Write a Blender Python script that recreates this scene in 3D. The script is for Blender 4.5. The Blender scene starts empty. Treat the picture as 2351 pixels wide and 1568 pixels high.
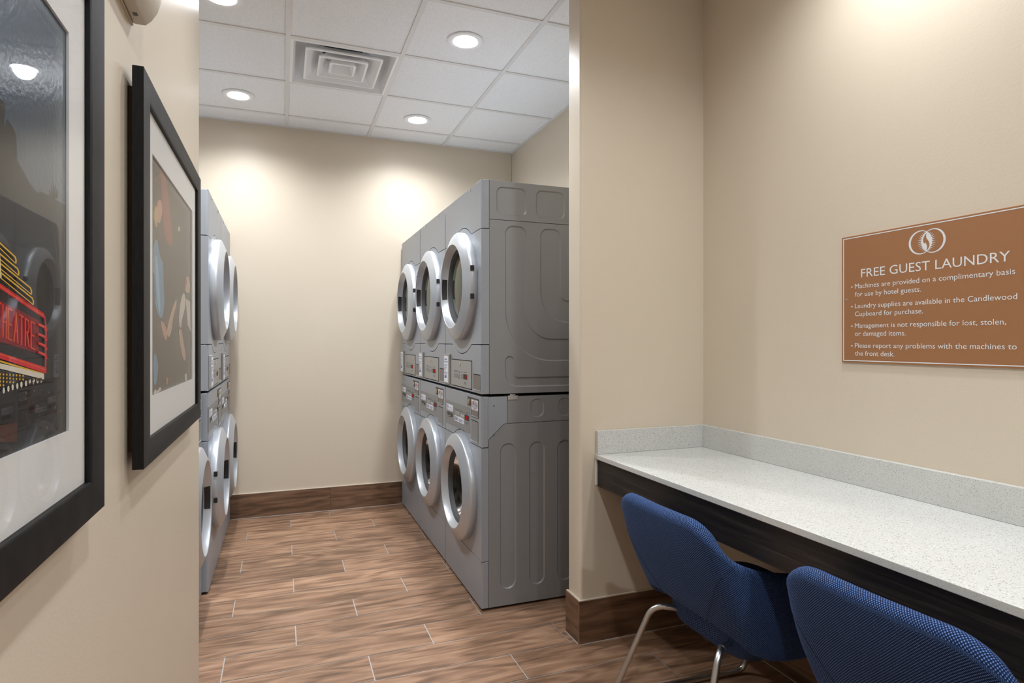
import bpy, bmesh, math, random
from mathutils import Vector, Matrix
from mathutils.geometry import tessellate_polygon
from mathutils.noise import noise as pnoise

# ------------------------------------------------------------------ camera, world, exposure, lights
sc = bpy.context.scene
COL = sc.collection
EYE = 1.315
cam = bpy.data.cameras.new('camera'); cam_o = bpy.data.objects.new('camera', cam); COL.objects.link(cam_o)
cam_o.location = (0, 0, EYE)
cam_o.rotation_euler = (math.radians(90), 0, -math.atan(527.5/1392))
cam.sensor_width = 36; cam.lens = 36*1392/2351; cam.clip_start = .02
sc.camera = cam_o
wd = bpy.data.worlds.new('world'); sc.world = wd; wd.use_nodes = True
wd.node_tree.nodes['Background'].inputs[0].default_value = (.9, .95, 1, 1)
wd.node_tree.nodes['Background'].inputs[1].default_value = .05
sc.view_settings.view_transform = 'Standard'; sc.view_settings.look = 'None'
sc.view_settings.gamma = 1; sc.view_settings.use_curve_mapping = False
sc.view_settings.exposure = 0.50
LAMP_W = 10.0             # one downlight
LAMP_RGB = (.91, .95, 1.0)
CEIL = 2.945
WALL_X = 1.865           # right-hand wall
LEFT_X = -.2825          # picture wall
BACK_Y = 4.925
GX0, GY0, GP = .030, 3.455, .611      # ceiling grid
DOWNLIGHTS = [            # x, y, power factor, label
    (-.272, 4.40, .85, 'recessed downlight at the far left of the laundry ceiling, beyond the air diffuser'),
    (.930, 4.42, .85, 'recessed downlight at the far end of the ceiling, above the right row of machines'),
    (-.270, 3.17, 1.2, 'recessed downlight cut by the top of the photo, left of the air diffuser'),
    (.930, 3.17, 1.2, 'recessed downlight right of the air diffuser, nearest and largest of the whole fixtures'),
    (.400, 1.93, .48, 'recessed downlight in the corridor ceiling in front of the laundry opening'),
    (1.556, 1.30, .62, 'recessed downlight in the corridor ceiling above the white counter'),
    (.400, .10, 1.0, 'recessed downlight in the corridor ceiling overhead beside the framed pictures'),
    (1.30, -.50, 1.1, 'added fill downlight, unseen in the corridor ceiling behind the viewpoint'),  # unseen lamp, added behind the camera to lift the fill light
]

# ------------------------------------------------------------------ helpers
def rgb(r, g, b):
    f = lambda c: ((c/255+.055)/1.055)**2.4 if c/255 > .04045 else c/255/12.92
    return (f(r), f(g), f(b), 1)

class NT:
    def __init__(s, name):
        s.m = bpy.data.materials.new(name); s.m.use_nodes = True
        s.t = s.m.node_tree; s.b = s.t.nodes['Principled BSDF']; s.out = s.t.nodes['Material Output']
    def n(s, typ, **kw):
        d = s.t.nodes.new(typ)
        for k, v in kw.items(): setattr(d, k, v)
        return d
    def l(s, a, b): s.t.links.new(a, b)
    def set(s, **kw):
        for k, v in kw.items(): s.b.inputs[k.replace('_', ' ')].default_value = v
        return s
    def coords(s, scale=(1, 1, 1), kind='Object'):
        tc = s.n('ShaderNodeTexCoord'); mp = s.n('ShaderNodeMapping'); mp.inputs['Scale'].default_value = scale
        s.l(tc.outputs[kind], mp.inputs['Vector']); return mp.outputs[0]
    def noise(s, vec, scale, detail=3, rough=.5, dist=0):
        d = s.n('ShaderNodeTexNoise'); d.inputs['Scale'].default_value = scale; d.inputs['Detail'].default_value = detail
        d.inputs['Roughness'].default_value = rough; d.inputs['Distortion'].default_value = dist
        if vec is not None: s.l(vec, d.inputs['Vector'])
        return d.outputs[0]
    def ramp(s, fac, stops):
        d = s.n('ShaderNodeValToRGB'); e = d.color_ramp.elements
        while len(e) < len(stops): e.new(.5)
        for i, (p, c) in enumerate(stops): e[i].position = p; e[i].color = c if len(c) == 4 else (*c, 1)
        s.l(fac, d.inputs[0]); return d.outputs[0]
    def math(s, op, a, b=None):
        d = s.n('ShaderNodeMath', operation=op)
        for i, v in enumerate((a, b)):
            if v is None: continue
            if isinstance(v, (int, float)): d.inputs[i].default_value = v
            else: s.l(v, d.inputs[i])
        return d.outputs[0]
    def mix(s, fac, a, b, typ='MIX'):
        d = s.n('ShaderNodeMix', data_type='RGBA', blend_type=typ)
        for i, v in ((0, fac), (6, a), (7, b)):
            if isinstance(v, (int, float)): d.inputs[i].default_value = v
            elif isinstance(v, tuple): d.inputs[i].default_value = v if len(v) == 4 else (*v, 1)
            else: s.l(v, d.inputs[i])
        return d.outputs[2]
    def bump(s, h, strength=.2, dist=.002):
        d = s.n('ShaderNodeBump'); d.inputs['Strength'].default_value = strength; d.inputs['Distance'].default_value = dist
        s.l(h, d.inputs['Height']); s.l(d.outputs[0], s.b.inputs['Normal'])

def plain(name, col, rough=.5, metal=0, spec=.5, noise_bump=0, nscale=200):
    k = NT(name); k.set(Base_Color=col, Roughness=rough, Metallic=metal, Specular_IOR_Level=spec)
    if noise_bump: k.bump(k.noise(k.coords(), nscale, 2), noise_bump, .001)
    return k.m

def mat_wall():
    k = NT('beige_paint'); v = k.coords()
    k.l(k.mix(k.noise(v, 3, 2), (.610, .530, .420), (.634, .552, .440)), k.b.inputs['Base Color'])
    k.set(Roughness=.42, Specular_IOR_Level=.35); k.bump(k.noise(v, 160, 2), .22, .0012); return k.m
def mat_tile():
    k = NT('ceiling_tile_board'); v = k.coords()
    k.l(k.ramp(k.noise(v, 260, 2, .6), [(.30, (.71, .71, .70)), (.55, (.88, .88, .88))]), k.b.inputs['Base Color'])
    k.set(Roughness=.9, Specular_IOR_Level=.1); k.bump(k.noise(v, 300, 2), .3, .001); return k.m
def wood_nodes(k, vec, dark=1.0):
    """wood grain for porcelain planks; vec is already plank-local, grain along x"""
    def sc_(s):
        m = k.n('ShaderNodeMapping'); m.inputs['Scale'].default_value = s; k.l(vec, m.inputs['Vector']); return m.outputs[0]
    big = k.noise(sc_((1.5, 9, 1)), 1.7, 5, .62, .5)
    rings = k.math('ADD', k.math('MULTIPLY', k.math('SINE', k.math('MULTIPLY', k.noise(sc_((1.1, 6.5, 1)), 1.3, 2, .45, .1), 46)), .5), .5)
    fine = k.noise(sc_((5, 130, 1)), 1.0, 4, .65)
    fine2 = k.noise(sc_((2.0, 45, 1)), 1.0, 4, .6, .5)
    f = k.math('ADD', k.math('MULTIPLY', big, .56), k.math('MULTIPLY', rings, .11))
    f = k.math('ADD', f, k.math('MULTIPLY', fine2, .30))
    f = k.math('ADD', f, k.math('MULTIPLY', fine, .19))
    c = k.ramp(f, [(.36, (.062*dark, .032*dark, .017*dark)), (.50, (.145*dark, .078*dark, .043*dark)),
                   (.63, (.245*dark, .136*dark, .077*dark)), (.80, (.355*dark, .222*dark, .140*dark))])
    return c, f, fine
def mat_floor():
    k = NT('wood_look_tile'); a = k.n('ShaderNodeAttribute', attribute_name='plank')
    sx = k.n('ShaderNodeSeparateColor'); k.l(a.outputs['Color'], sx.inputs[0])
    tc = k.n('ShaderNodeTexCoord'); cmb = k.n('ShaderNodeCombineXYZ')
    k.l(k.math('MULTIPLY', sx.outputs[1], 31), cmb.inputs[0]); k.l(k.math('MULTIPLY', sx.outputs[2], 17), cmb.inputs[1]); k.l(k.math('MULTIPLY', sx.outputs[0], 5), cmb.inputs[2])
    va = k.n('ShaderNodeVectorMath', operation='ADD'); k.l(tc.outputs['Object'], va.inputs[0]); k.l(cmb.outputs[0], va.inputs[1])
    c, f, fine = wood_nodes(k, va.outputs[0])
    br = k.math('ADD', k.math('MULTIPLY', sx.outputs[0], .40), .98)
    hs = k.n('ShaderNodeHueSaturation'); k.l(c, hs.inputs['Color']); k.l(br, hs.inputs['Value']); hs.inputs['Saturation'].default_value = .95
    dust = k.ramp(k.noise(tc.outputs['Object'], 9, 5, .7), [(.66, (0, 0, 0)), (.80, (.35, .35, .35))])
    k.l(k.mix(dust, hs.outputs[0], (.34, .27, .21)), k.b.inputs['Base Color'])
    k.l(k.ramp(fine, [(.3, (.34,)*3), (.7, (.46,)*3)]), k.b.inputs['Roughness']); k.set(Specular_IOR_Level=.45)
    k.bump(fine, .12, .001); return k.m
def mat_base():
    k = NT('wood_look_skirting_tile'); a = k.n('ShaderNodeAttribute', attribute_name='plank')
    v = k.n('ShaderNodeVectorMath', operation='ADD'); uv = k.n('ShaderNodeUVMap')
    k.l(uv.outputs[0], v.inputs[0]); k.l(a.outputs['Color'], v.inputs[1])
    c, f, fine = wood_nodes(k, v.outputs[0], .74); k.l(c, k.b.inputs['Base Color']); k.set(Roughness=.42); return k.m
def mat_quartz():
    k = NT('speckled_quartz'); v = k.coords()
    base = k.mix(k.noise(v, 6, 2), (.535, .54, .515), (.60, .605, .58))
    def specks(scale, th, lo):
        d = k.n('ShaderNodeTexVoronoi'); d.inputs['Scale'].default_value = scale; k.l(v, d.inputs['Vector'])
        near = k.math('LESS_THAN', d.outputs['Distance'], th)
        sp = k.n('ShaderNodeSeparateColor'); k.l(d.outputs['Color'], sp.inputs[0])
        return k.math('MULTIPLY', near, k.math('GREATER_THAN', sp.outputs[0], lo))
    c = k.mix(k.math('MULTIPLY', specks(300, .36, .55), .55), base, (.27, .25, .20))
    c = k.mix(k.math('MULTIPLY', specks(190, .30, .75), .75), c, (.16, .145, .11))
    c = k.mix(k.math('MULTIPLY', specks(240, .30, .82), .8), c, (.86, .86, .84))
    k.l(c, k.b.inputs['Base Color']); k.set(Roughness=.17, Specular_IOR_Level=.5); return k.m
def mat_espresso():
    k = NT('espresso_laminate'); v = k.coords((9, 1.1, 26))
    f = k.noise(v, 2.2, 6, .62, .6)
    k.l(k.ramp(f, [(.32, (.008, .0065, .006)), (.55, (.022, .017, .0145)), (.75, (.060, .046, .038))]), k.b.inputs['Base Color'])
    k.set(Roughness=.42, Specular_IOR_Level=.4); k.bump(f, .06, .001); return k.m
def mat_fabric():
    k = NT('navy_woven_fabric'); uv = k.n('ShaderNodeUVMap'); sp = k.n('ShaderNodeSeparateXYZ'); k.l(uv.outputs[0], sp.inputs[0])
    P = math.pi/.0031
    a = k.math('SINE', k.math('MULTIPLY', sp.outputs[0], P)); b = k.math('SINE', k.math('MULTIPLY', sp.outputs[1], P))
    d = k.math('MULTIPLY', a, b)
    f = k.math('ADD', k.math('MULTIPLY', d, .5), .5)
    n = k.noise(k.coords(), 400, 2)
    f2 = k.math('ADD', f, k.math('MULTIPLY', k.math('SUBTRACT', n, .5), .5))
    k.l(k.ramp(f2, [(.32, (.0035, .009, .034)), (.64, (.017, .043, .142)), (.97, (.14, .255, .52))]), k.b.inputs['Base Color'])
    k.set(Roughness=.85, Specular_IOR_Level=.2, Sheen_Weight=.10, Sheen_Roughness=.4)
    k.b.inputs['Sheen Tint'].default_value = (.35, .5, .9, 1)
    k.bump(f, .6, .0012); return k.m
def mat_machine(name, col, rough=.36, metal=.45):
    k = NT(name); v = k.coords()
    k.l(k.mix(k.noise(v, 500, 2), tuple(c*.93 for c in col), tuple(c*1.07 for c in col)), k.b.inputs['Base Color'])
    k.set(Roughness=rough, Metallic=metal); k.bump(k.noise(v, 350, 2), .06, .0008); return k.m
def mat_frame():
    k = NT('black_stained_frame_wood'); v = k.coords((40, 3, 3))
    f = k.noise(v, 6, 4, .7)
    k.l(k.ramp(f, [(.35, (.004, .004, .0045)), (.8, (.016, .0155, .016))]), k.b.inputs['Base Color']); k.set(Roughness=.5, Specular_IOR_Level=.22); return k.m
def mat_pane():
    k = NT('picture_glass'); k.t.nodes.remove(k.b)
    tr = k.n('ShaderNodeBsdfTransparent'); gl = k.n('ShaderNodeBsdfGlossy'); gl.inputs['Roughness'].default_value = .018
    fr = k.n('ShaderNodeFresnel'); fr.inputs['IOR'].default_value = 1.46
    mx = k.n('ShaderNodeMixShader'); k.l(k.math('MULTIPLY', fr.outputs[0], .5), mx.inputs[0]); k.l(tr.outputs[0], mx.inputs[1]); k.l(gl.outputs[0], mx.inputs[2])
    k.l(mx.outputs[0], k.out.inputs[0]); return k.m
def mat_washer_glass():
    k = NT('smoked_door_glass'); k.t.nodes.remove(k.b)
    tr = k.n('ShaderNodeBsdfTransparent'); tr.inputs[0].default_value = (.30, .285, .27, 1)
    gl = k.n('ShaderNodeBsdfGlossy'); gl.inputs['Roughness'].default_value = .02
    fr = k.n('ShaderNodeFresnel'); fr.inputs['IOR'].default_value = 1.5
    mx = k.n('ShaderNodeMixShader'); k.l(fr.outputs[0], mx.inputs[0]); k.l(tr.outputs[0], mx.inputs[1]); k.l(gl.outputs[0], mx.inputs[2])
    k.l(mx.outputs[0], k.out.inputs[0]); return k.m
def mat_dryer_glass():
    k = NT('painted_reflection_door_glass'); v = k.coords()
    k.l(k.ramp(k.noise(v, 5.0, 1, .4), [(.30, (.028, .016, .026)), (.42, (.022, .018, .016)), (.50, (.004, .040, .014)), (.58, (.030, .026, .012)), (.70, (.040, .022, .014))]), k.b.inputs['Base Color'])  # green and purple reflections on the glass, painted into its base colour
    k.set(Roughness=.12, Metallic=.0, Specular_IOR_Level=.35); return k.m
def emit(name, col, s):
    k = NT(name); k.t.nodes.remove(k.b); e = k.n('ShaderNodeEmission'); e.inputs[0].default_value = (*col, 1); e.inputs[1].default_value = s
    k.l(e.outputs[0], k.out.inputs[0]); return k.m

M = dict(
    wall=mat_wall(), tile=mat_tile(), floor=mat_floor(), skirting=mat_base(), quartz=mat_quartz(), espresso=mat_espresso(), fabric=mat_fabric(),
    welt=plain('navy_thread', (.006, .012, .035, 1), .8), grout=plain('grey_grout', (.44, .41, .385, 1), .9, noise_bump=.2), caulk=plain('pale_caulk', (.62, .54, .44, 1), .6),
    grid=plain('white_grid_metal', (.72, .71, .69, 1), .45), white=plain('white_enamel', (.86, .86, .86, 1), .4), dark=plain('duct_black', (.012, .012, .013, 1), .8),
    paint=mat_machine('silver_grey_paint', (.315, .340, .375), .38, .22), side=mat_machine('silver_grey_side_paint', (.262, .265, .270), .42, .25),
    gap=plain('seam_black', (.006, .006, .006, 1), .8), ring=mat_machine('satin_silver_plastic', (.50, .525, .56), .34, .5),
    plate=plain('pale_grey_control_plate', (.36, .355, .34, 1), .45, .25), plate2=plain('grey_control_inlay', (.25, .25, .248, 1), .5, .15),
    slot=plain('taupe_coin_door', (.21, .185, .165, 1), .5, .2), black=plain('matt_black', (.010, .010, .010, 1), .5), rubber=plain('black_rubber', (.012, .012, .012, 1), .85),
    sticker=plain('white_sticker', (.74, .76, .80, 1), .4), ink=plain('blue_ink', (.11, .14, .34, 1), .6), ink2=plain('grey_ink', (.12, .12, .12, 1), .6),
    redled=emit('red_display', (.75, .02, .015), .35), redink=plain('red_sticker_ink', (.60, .05, .05, 1), .5), greysticker=plain('grey_sticker', (.42, .42, .44, 1), .4),
    cyan=plain('cyan_film', (.10, .55, .68, 1), .3), chrome=plain('chrome', (.72, .72, .72, 1), .14, 1), steel=plain('brushed_steel_tube', (.55, .55, .55, 1), .3, 1, noise_bump=.1, nscale=300),
    brass=plain('brass_lock', (.62, .50, .28, 1), .25, 1), drum=plain('steel_drum', (.12, .12, .125, 1), .5, .5), gasket=plain('grey_gasket', (.06, .06, .062, 1), .6),
    wglass=mat_washer_glass(), dglass=mat_dryer_glass(),
    frame=mat_frame(), mat=plain('white_mat_board', (.86, .86, .85, 1), .8, spec=.2, noise_bump=.15, nscale=400), bevelcut=plain('mat_bevel', (.70, .66, .58, 1), .8), pane=mat_pane(), board=plain('brown_backing_board', (.10, .065, .04, 1), .9),
    sign=plain('copper_brown_sign_face', (.335, .155, .066, 1), .42, .15, noise_bump=.05, nscale=300), signink=plain('white_sign_print', (.70, .70, .70, 1), .45),
    plastic=plain('beige_plastic', (.60, .55, .47, 1), .4), lens=emit('lit_lens', (.97, .98, 1.0), 30.0),
)
def art(name, col, rough=.26): return plain(name, (*col, 1), rough, spec=.22, noise_bump=.14, nscale=140)

class MB:
    def __init__(s): s.v = []; s.f = []; s.m = []; s.uv = []; s.sm = []
    def add(s, verts, faces, m=0, uvs=None, smooth=True):
        o = len(s.v); s.v += [tuple(p) for p in verts]
        for f in faces:
            s.f.append([i+o for i in f]); s.m.append(m); s.sm.append(smooth)
            s.uv.append([uvs[i] for i in f] if uvs else None)
    def box(s, x0, x1, y0, y1, z0, z1, m=0):
        v = [(x, y, z) for z in (z0, z1) for y in (y0, y1) for x in (x0, x1)]
        s.add(v, [(0, 2, 3, 1), (4, 5, 7, 6), (0, 1, 5, 4), (1, 3, 7, 5), (3, 2, 6, 7), (2, 0, 4, 6)], m)
    def slab(s, outline, y0, y1, m=0, holes=(), T=None):
        """outline [(a,b)] extruded y0..y1; T maps (a, y, b) to a point"""
        T = T or (lambda a, y, b: (a, y, b))
        loops = [list(outline)]+[list(h) for h in holes]
        tri = tessellate_polygon([[Vector((a, b, 0)) for a, b in lp] for lp in loops])
        flat = [p for lp in loops for p in lp]; n = len(flat)
        V = [T(a, y0, b) for a, b in flat]+[T(a, y1, b) for a, b in flat]
        F = []
        if holes:
            F += [tuple(t) for t in tri]+[tuple(i+n for i in t) for t in tri]
        else:
            F += [tuple(range(n)), tuple(range(n, 2*n))]
        o = 0
        for lp in loops:
            k = len(lp)
            F += [(o+i, o+(i+1) % k, n+o+(i+1) % k, n+o+i) for i in range(k)]
            o += k
        s.add(V, F, m)
    def lathe(s, prof, cx, cz, m=0, seg=72, a0=0, a1=2*math.pi, cap=False, axis='y', smooth=True):
        full = abs(a1-a0-2*math.pi) < 1e-6
        n = seg if full else seg+1
        V = []
        for r, y in prof:
            for i in range(n):
                a = a0+(a1-a0)*i/seg; p = r*math.cos(a), r*math.sin(a)
                V.append((cx+p[0], y, cz+p[1]) if axis == 'y' else (cx+p[0], cz+p[1], y))
        F = []
        for j in range(len(prof)-1):
            for i in range(seg if full else seg):
                k = (i+1) % n
                F.append((j*n+i, j*n+k, (j+1)*n+k, (j+1)*n+i))
        if cap:
            F.append(tuple(range(n))); F.append(tuple(range((len(prof)-1)*n, len(prof)*n)))
        s.add(V, F, m, smooth=smooth)
    def tube(s, pts, r, m=0, seg=14, cap=True):
        P = [Vector(p) for p in pts]; V = []; N = None
        for i, p in enumerate(P):
            t = (P[min(i+1, len(P)-1)]-P[max(i-1, 0)]).normalized()
            if N is None: N = t.orthogonal().normalized()
            else: N = (N-t*N.dot(t)).normalized()
            B = t.cross(N)
            for k in range(seg):
                a = 2*math.pi*k/seg; V.append(p+(N*math.cos(a)+B*math.sin(a))*r)
        F = [(j*seg+i, j*seg+(i+1) % seg, (j+1)*seg+(i+1) % seg, (j+1)*seg+i) for j in range(len(P)-1) for i in range(seg)]
        if cap: F += [tuple(range(seg)), tuple(range((len(P)-1)*seg, len(P)*seg))]
        s.add(V, F, m)
    def build(s, name, mats, parent=None, bevel=0, segs=3, sharp=35, normals=True, label=None):
        me = bpy.data.meshes.new(name); me.from_pydata(s.v, [], s.f)
        for k in (mats if isinstance(mats, (list, tuple)) else [mats]): me.materials.append(M[k] if isinstance(k, str) else k)
        for p, i, sm in zip(me.polygons, s.m, s.sm): p.material_index = i; p.use_smooth = sm
        if any(u for u in s.uv):
            L = me.uv_layers.new(name='UVMap')
            for p, u in zip(me.polygons, s.uv):
                if u:
                    for li, c in zip(p.loop_indices, u): L.data[li].uv = c
        if normals:
            b = bmesh.new(); b.from_mesh(me); bmesh.ops.recalc_face_normals(b, faces=b.faces); b.to_mesh(me); b.free()
        if not bevel and sharp: me.set_sharp_from_angle(angle=math.radians(sharp))
        me.update()
        o = bpy.data.objects.new(name, me); COL.objects.link(o)
        if parent: o.parent = parent
        if bevel:
            d = o.modifiers.new('bevel', 'BEVEL'); d.width = bevel; d.segments = segs; d.limit_method = 'ANGLE'; d.angle_limit = math.radians(40)
            o.modifiers.new('weighted', 'WEIGHTED_NORMAL')
        if label: o['label'] = label
        return o
def tag(o, label, cat, group=None, kind=None):
    o['label'] = label; o['category'] = cat
    if group: o['group'] = group
    if kind: o['kind'] = kind
    return o
def thing(name, label, cat, loc=(0, 0, 0), rz=0, group=None):
    o = bpy.data.objects.new(name, None); COL.objects.link(o); o.location = loc; o.rotation_euler = (0, 0, rz); o.empty_display_size = .05
    return tag(o, label, cat, group)
def copy_tree(o, parent=None):
    c = o.copy(); COL.objects.link(c)
    if parent: c.parent = parent
    for ch in list(o.children): copy_tree(ch, c)
    return c
def struct(o, label, cat): return tag(o, label, cat, kind='structure')
def rrect(x0, x1, z0, z1, r, n=8):
    out = []
    for cx, cz, a in ((x1-r, z1-r, 0), (x0+r, z1-r, 90), (x0+r, z0+r, 180), (x1-r, z0+r, 270)):
        for i in range(n+1):
            t = math.radians(a+90*i/n); out.append((cx+r*math.cos(t), cz+r*math.sin(t)))
    return out
def arc(cx, cz, r, a0, a1, n=24):
    return [(cx+r*math.cos(math.radians(a0+(a1-a0)*i/n)), cz+r*math.sin(math.radians(a0+(a1-a0)*i/n))) for i in range(n+1)]
def circle(cx, cz, r, n=64): return arc(cx, cz, r, 0, 360*(n-1)/n, n-1)
def area2(p): return sum(p[i][0]*p[(i+1) % len(p)][1]-p[(i+1) % len(p)][0]*p[i][1] for i in range(len(p)))/2
def inset(p, e):
    s = 1 if area2(p) > 0 else -1; out = []; n = len(p)
    for i in range(n):
        a, b, c = Vector(p[i-1]), Vector(p[i]), Vector(p[(i+1) % n])
        d1, d2 = (b-a), (c-b)
        n1 = Vector((-d1.y, d1.x)).normalized() if d1.length > 1e-9 else Vector((0, 0)); n2 = Vector((-d2.y, d2.x)).normalized() if d2.length > 1e-9 else Vector((0, 0))
        m = n1+n2
        m = m.normalized() if m.length > 1e-6 else n1
        out.append((b.x+m.x*e*s, b.y+m.y*e*s))
    return out
def uband(a, b, w, ztop, zb, R, rt=.04):
    """U-shaped band between the verticals a and b, arms w wide, bottom at zb"""
    ri = max(R-w, .015)
    o = [(a, ztop-rt)]+arc(a+R, zb+R, R, 180, 270)+arc(b-R, zb+R, R, 270, 360)
    o += arc(b-rt, ztop-rt, rt, 0, 90, 8)+arc(b-w+rt, ztop-rt, rt, 90, 180, 8)
    o += arc(b-w-ri, zb+w+ri, ri, 360, 270)+arc(a+w+ri, zb+w+ri, ri, 270, 180)
    o += arc(a+w-rt, ztop-rt, rt, 0, 90, 8)+arc(a+rt, ztop-rt, rt, 90, 180, 8)
    q = []
    for p in o:
        if not q or (Vector(p)-Vector(q[-1])).length > 1e-4: q.append(p)
    return q
def recessed(mb, outline, holes, x, sgn, m=0, e=.007, dep=.005):
    """side sheet in the plane x with pressed-in shapes; sgn is the outward direction"""
    loops = [outline]+holes
    tri = tessellate_polygon([[Vector((a, b, 0)) for a, b in lp] for lp in loops])
    flat = [p for lp in loops for p in lp]
    mb.add([(x, a, b) for a, b in flat], [tuple(t) for t in tri], m)
    for h in holes:
        k = len(h); h1 = inset(h, e*.3); h2 = inset(h, e*.7); h3 = inset(h, e)
        V = [(x, a, b) for a, b in h]+[(x-sgn*dep*.2, a, b) for a, b in h1]+[(x-sgn*dep*.8, a, b) for a, b in h2]+[(x-sgn*dep, a, b) for a, b in h3]
        F = [(j*k+i, j*k+(i+1) % k, (j+1)*k+(i+1) % k, (j+1)*k+i) for j in range(3) for i in range(k)]
        mb.add(V, F, m)
        t3 = tessellate_polygon([[Vector((a, b, 0)) for a, b in h3]])
        mb.add([(x-sgn*dep, a, b) for a, b in h3], [tuple(t) for t in t3], m)
def smooth_path(pts, rad, n=8):
    P = [Vector(p) for p in pts]; out = [P[0]]
    for i in range(1, len(P)-1):
        a, b, c = P[i-1], P[i], P[i+1]; r = rad[i-1] if isinstance(rad, (list, tuple)) else rad
        p0 = b+(a-b).normalized()*r; p1 = b+(c-b).normalized()*r
        for k in range(n+1):
            t = k/n; out.append(p0*(1-t)**2+b*2*t*(1-t)+p1*t*t)
    out.append(P[-1]); return out

# ------------------------------------------------------------------ the room
Y0, XL = -1.90, -1.34       # wall behind the viewpoint, left end of the laundry
PART_F, PART_B, PART_X = 2.363, 2.487, 1.215
# floor: planks over a grout bed, one mesh
mb = MB(); mb.box(XL-.1, WALL_X+.1, Y0-.1, BACK_Y+.1, -.03, -.0012, 1)
random.seed(11); plank_cols = []
PW, PL = .1985, .84
for r in range(-23, 14):
    ya = 2.585+PW*r; yb = ya+PW
    if yb < Y0 or ya > BACK_Y: continue
    x = .617-.28*((-r) % 3)-PL*4
    # row r=0 is 2.585..2.7835 with a joint at .617
    while x < WALL_X:
        xa, xb = max(x, XL-.05), min(x+PL, WALL_X+.05)
        if xb-xa > .01:
            g = .0022
            mb.add([(xa+g, max(ya, Y0)+g, 0), (xb-g, max(ya, Y0)+g, 0), (xb-g, min(yb, BACK_Y+.05)-g, 0), (xa+g, min(yb, BACK_Y+.05)-g, 0)], [(0, 1, 2, 3)], 0)
            plank_cols.append((random.random(), random.random(), random.random(), 1))
        x += PL
floor = mb.build('floor', ['floor', 'grout'], normals=False, sharp=0)
ca = floor.data.color_attributes.new('plank', 'FLOAT_COLOR', 'CORNER')
for p in floor.data.polygons:
    c = plank_cols[p.index-6] if p.index >= 6 else (0, 0, 0, 1)
    for li in p.loop_indices: ca.data[li].color = c
struct(floor, 'brown wood-look plank tile floor with pale grout lines', 'floor')

def wall(name, label, *boxes, bev=.006):
    mb = MB()
    for b in boxes: mb.box(*b)
    return struct(mb.build(name, 'wall', bevel=bev), label, 'wall')
TOP = CEIL+.12
wall('wall_left', 'beige wall at left carrying the two framed pictures', (XL-.15, LEFT_X, Y0-.15, 2.46, 0, TOP), bev=.004)
wall('wall_middle', 'beige partition standing between the laundry opening and the counter', (PART_X, WALL_X+.01, PART_F, PART_B, 0, TOP), bev=.012)
wall('wall_right', 'long beige wall at right with the brown laundry sign', (WALL_X, WALL_X+.15, Y0-.15, BACK_Y+.15, 0, TOP))
wall('wall_back', 'beige back wall of the laundry between the machine rows', (XL-.15, WALL_X, BACK_Y, BACK_Y+.15, 0, TOP))
wall('wall_alcove', 'beige wall behind the left row of machines', (XL-.15, XL, 2.46, BACK_Y, 0, TOP))
wall('wall_front', 'beige wall behind the viewpoint', (LEFT_X, WALL_X, Y0-.15, Y0, 0, TOP))

# ceiling: lay-in boards cut round the fixtures, one mesh; metal grid as its part
holes_at = [(x, y) for x, y, _, _ in DOWNLIGHTS]
mb = MB(); TZ = CEIL+.006
cols = [GX0+GP*i for i in range(-3, 5)]; rows = [GY0+GP*i for i in range(-10, 5)]
def cell(v, L):
    return max(i for i in range(len(L)) if L[i] <= v)
xs = [XL]+[c for c in cols if XL+.02 < c < WALL_X]+[WALL_X]; ys = [Y0]+[r for r in rows if Y0+.02 < r < BACK_Y]+[BACK_Y]
DIFF = (GX0, GX0+GP, GY0, GY0+GP)
for i in range(len(xs)-1):
    for j in range(len(ys)-1):
        xa, xb, ya, yb = xs[i], xs[i+1], ys[j], ys[j+1]
        if abs(xa-DIFF[0]) < .01 and abs(ya-DIFF[2]) < .01: continue
        hs = [circle(x, y, .088, 40) for x, y in holes_at if xa < x < xb and ya < y < yb]
        mb.slab([(xa, ya), (xb, ya), (xb, yb), (xa, yb)], TZ, TZ+.015, 0, hs, T=lambda a, y, b: (a, b, y))
mb.box(XL-.1, WALL_X+.1, Y0-.1, BACK_Y+.1, TOP, TOP+.05, 1)
ceiling = struct(mb.build('ceiling', ['tile', 'dark'], sharp=30), 'white lay-in tile ceiling on a metal grid', 'ceiling')
mb = MB(); gw = .0125
for x in xs[1:-1]: mb.box(x-gw, x+gw, Y0, BACK_Y, CEIL, CEIL+.0055)
for y in ys[1:-1]:
    for i in range(len(xs)-1):
        mb.box(xs[i]+(gw if i else 0), xs[i+1]-(gw if i < len(xs)-2 else 0), y-gw, y+gw, CEIL+.0004, CEIL+.0055)
mb.box(XL, XL+.02, Y0, BACK_Y, CEIL, CEIL+.0055); mb.box(WALL_X-.02, WALL_X, Y0, BACK_Y, CEIL-.0002, CEIL+.0055)
mb.box(XL, WALL_X, BACK_Y-.02, BACK_Y, CEIL-.0004, CEIL+.0055)
mb.build('ceiling_grid', 'grid', ceiling, sharp=30)

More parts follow.
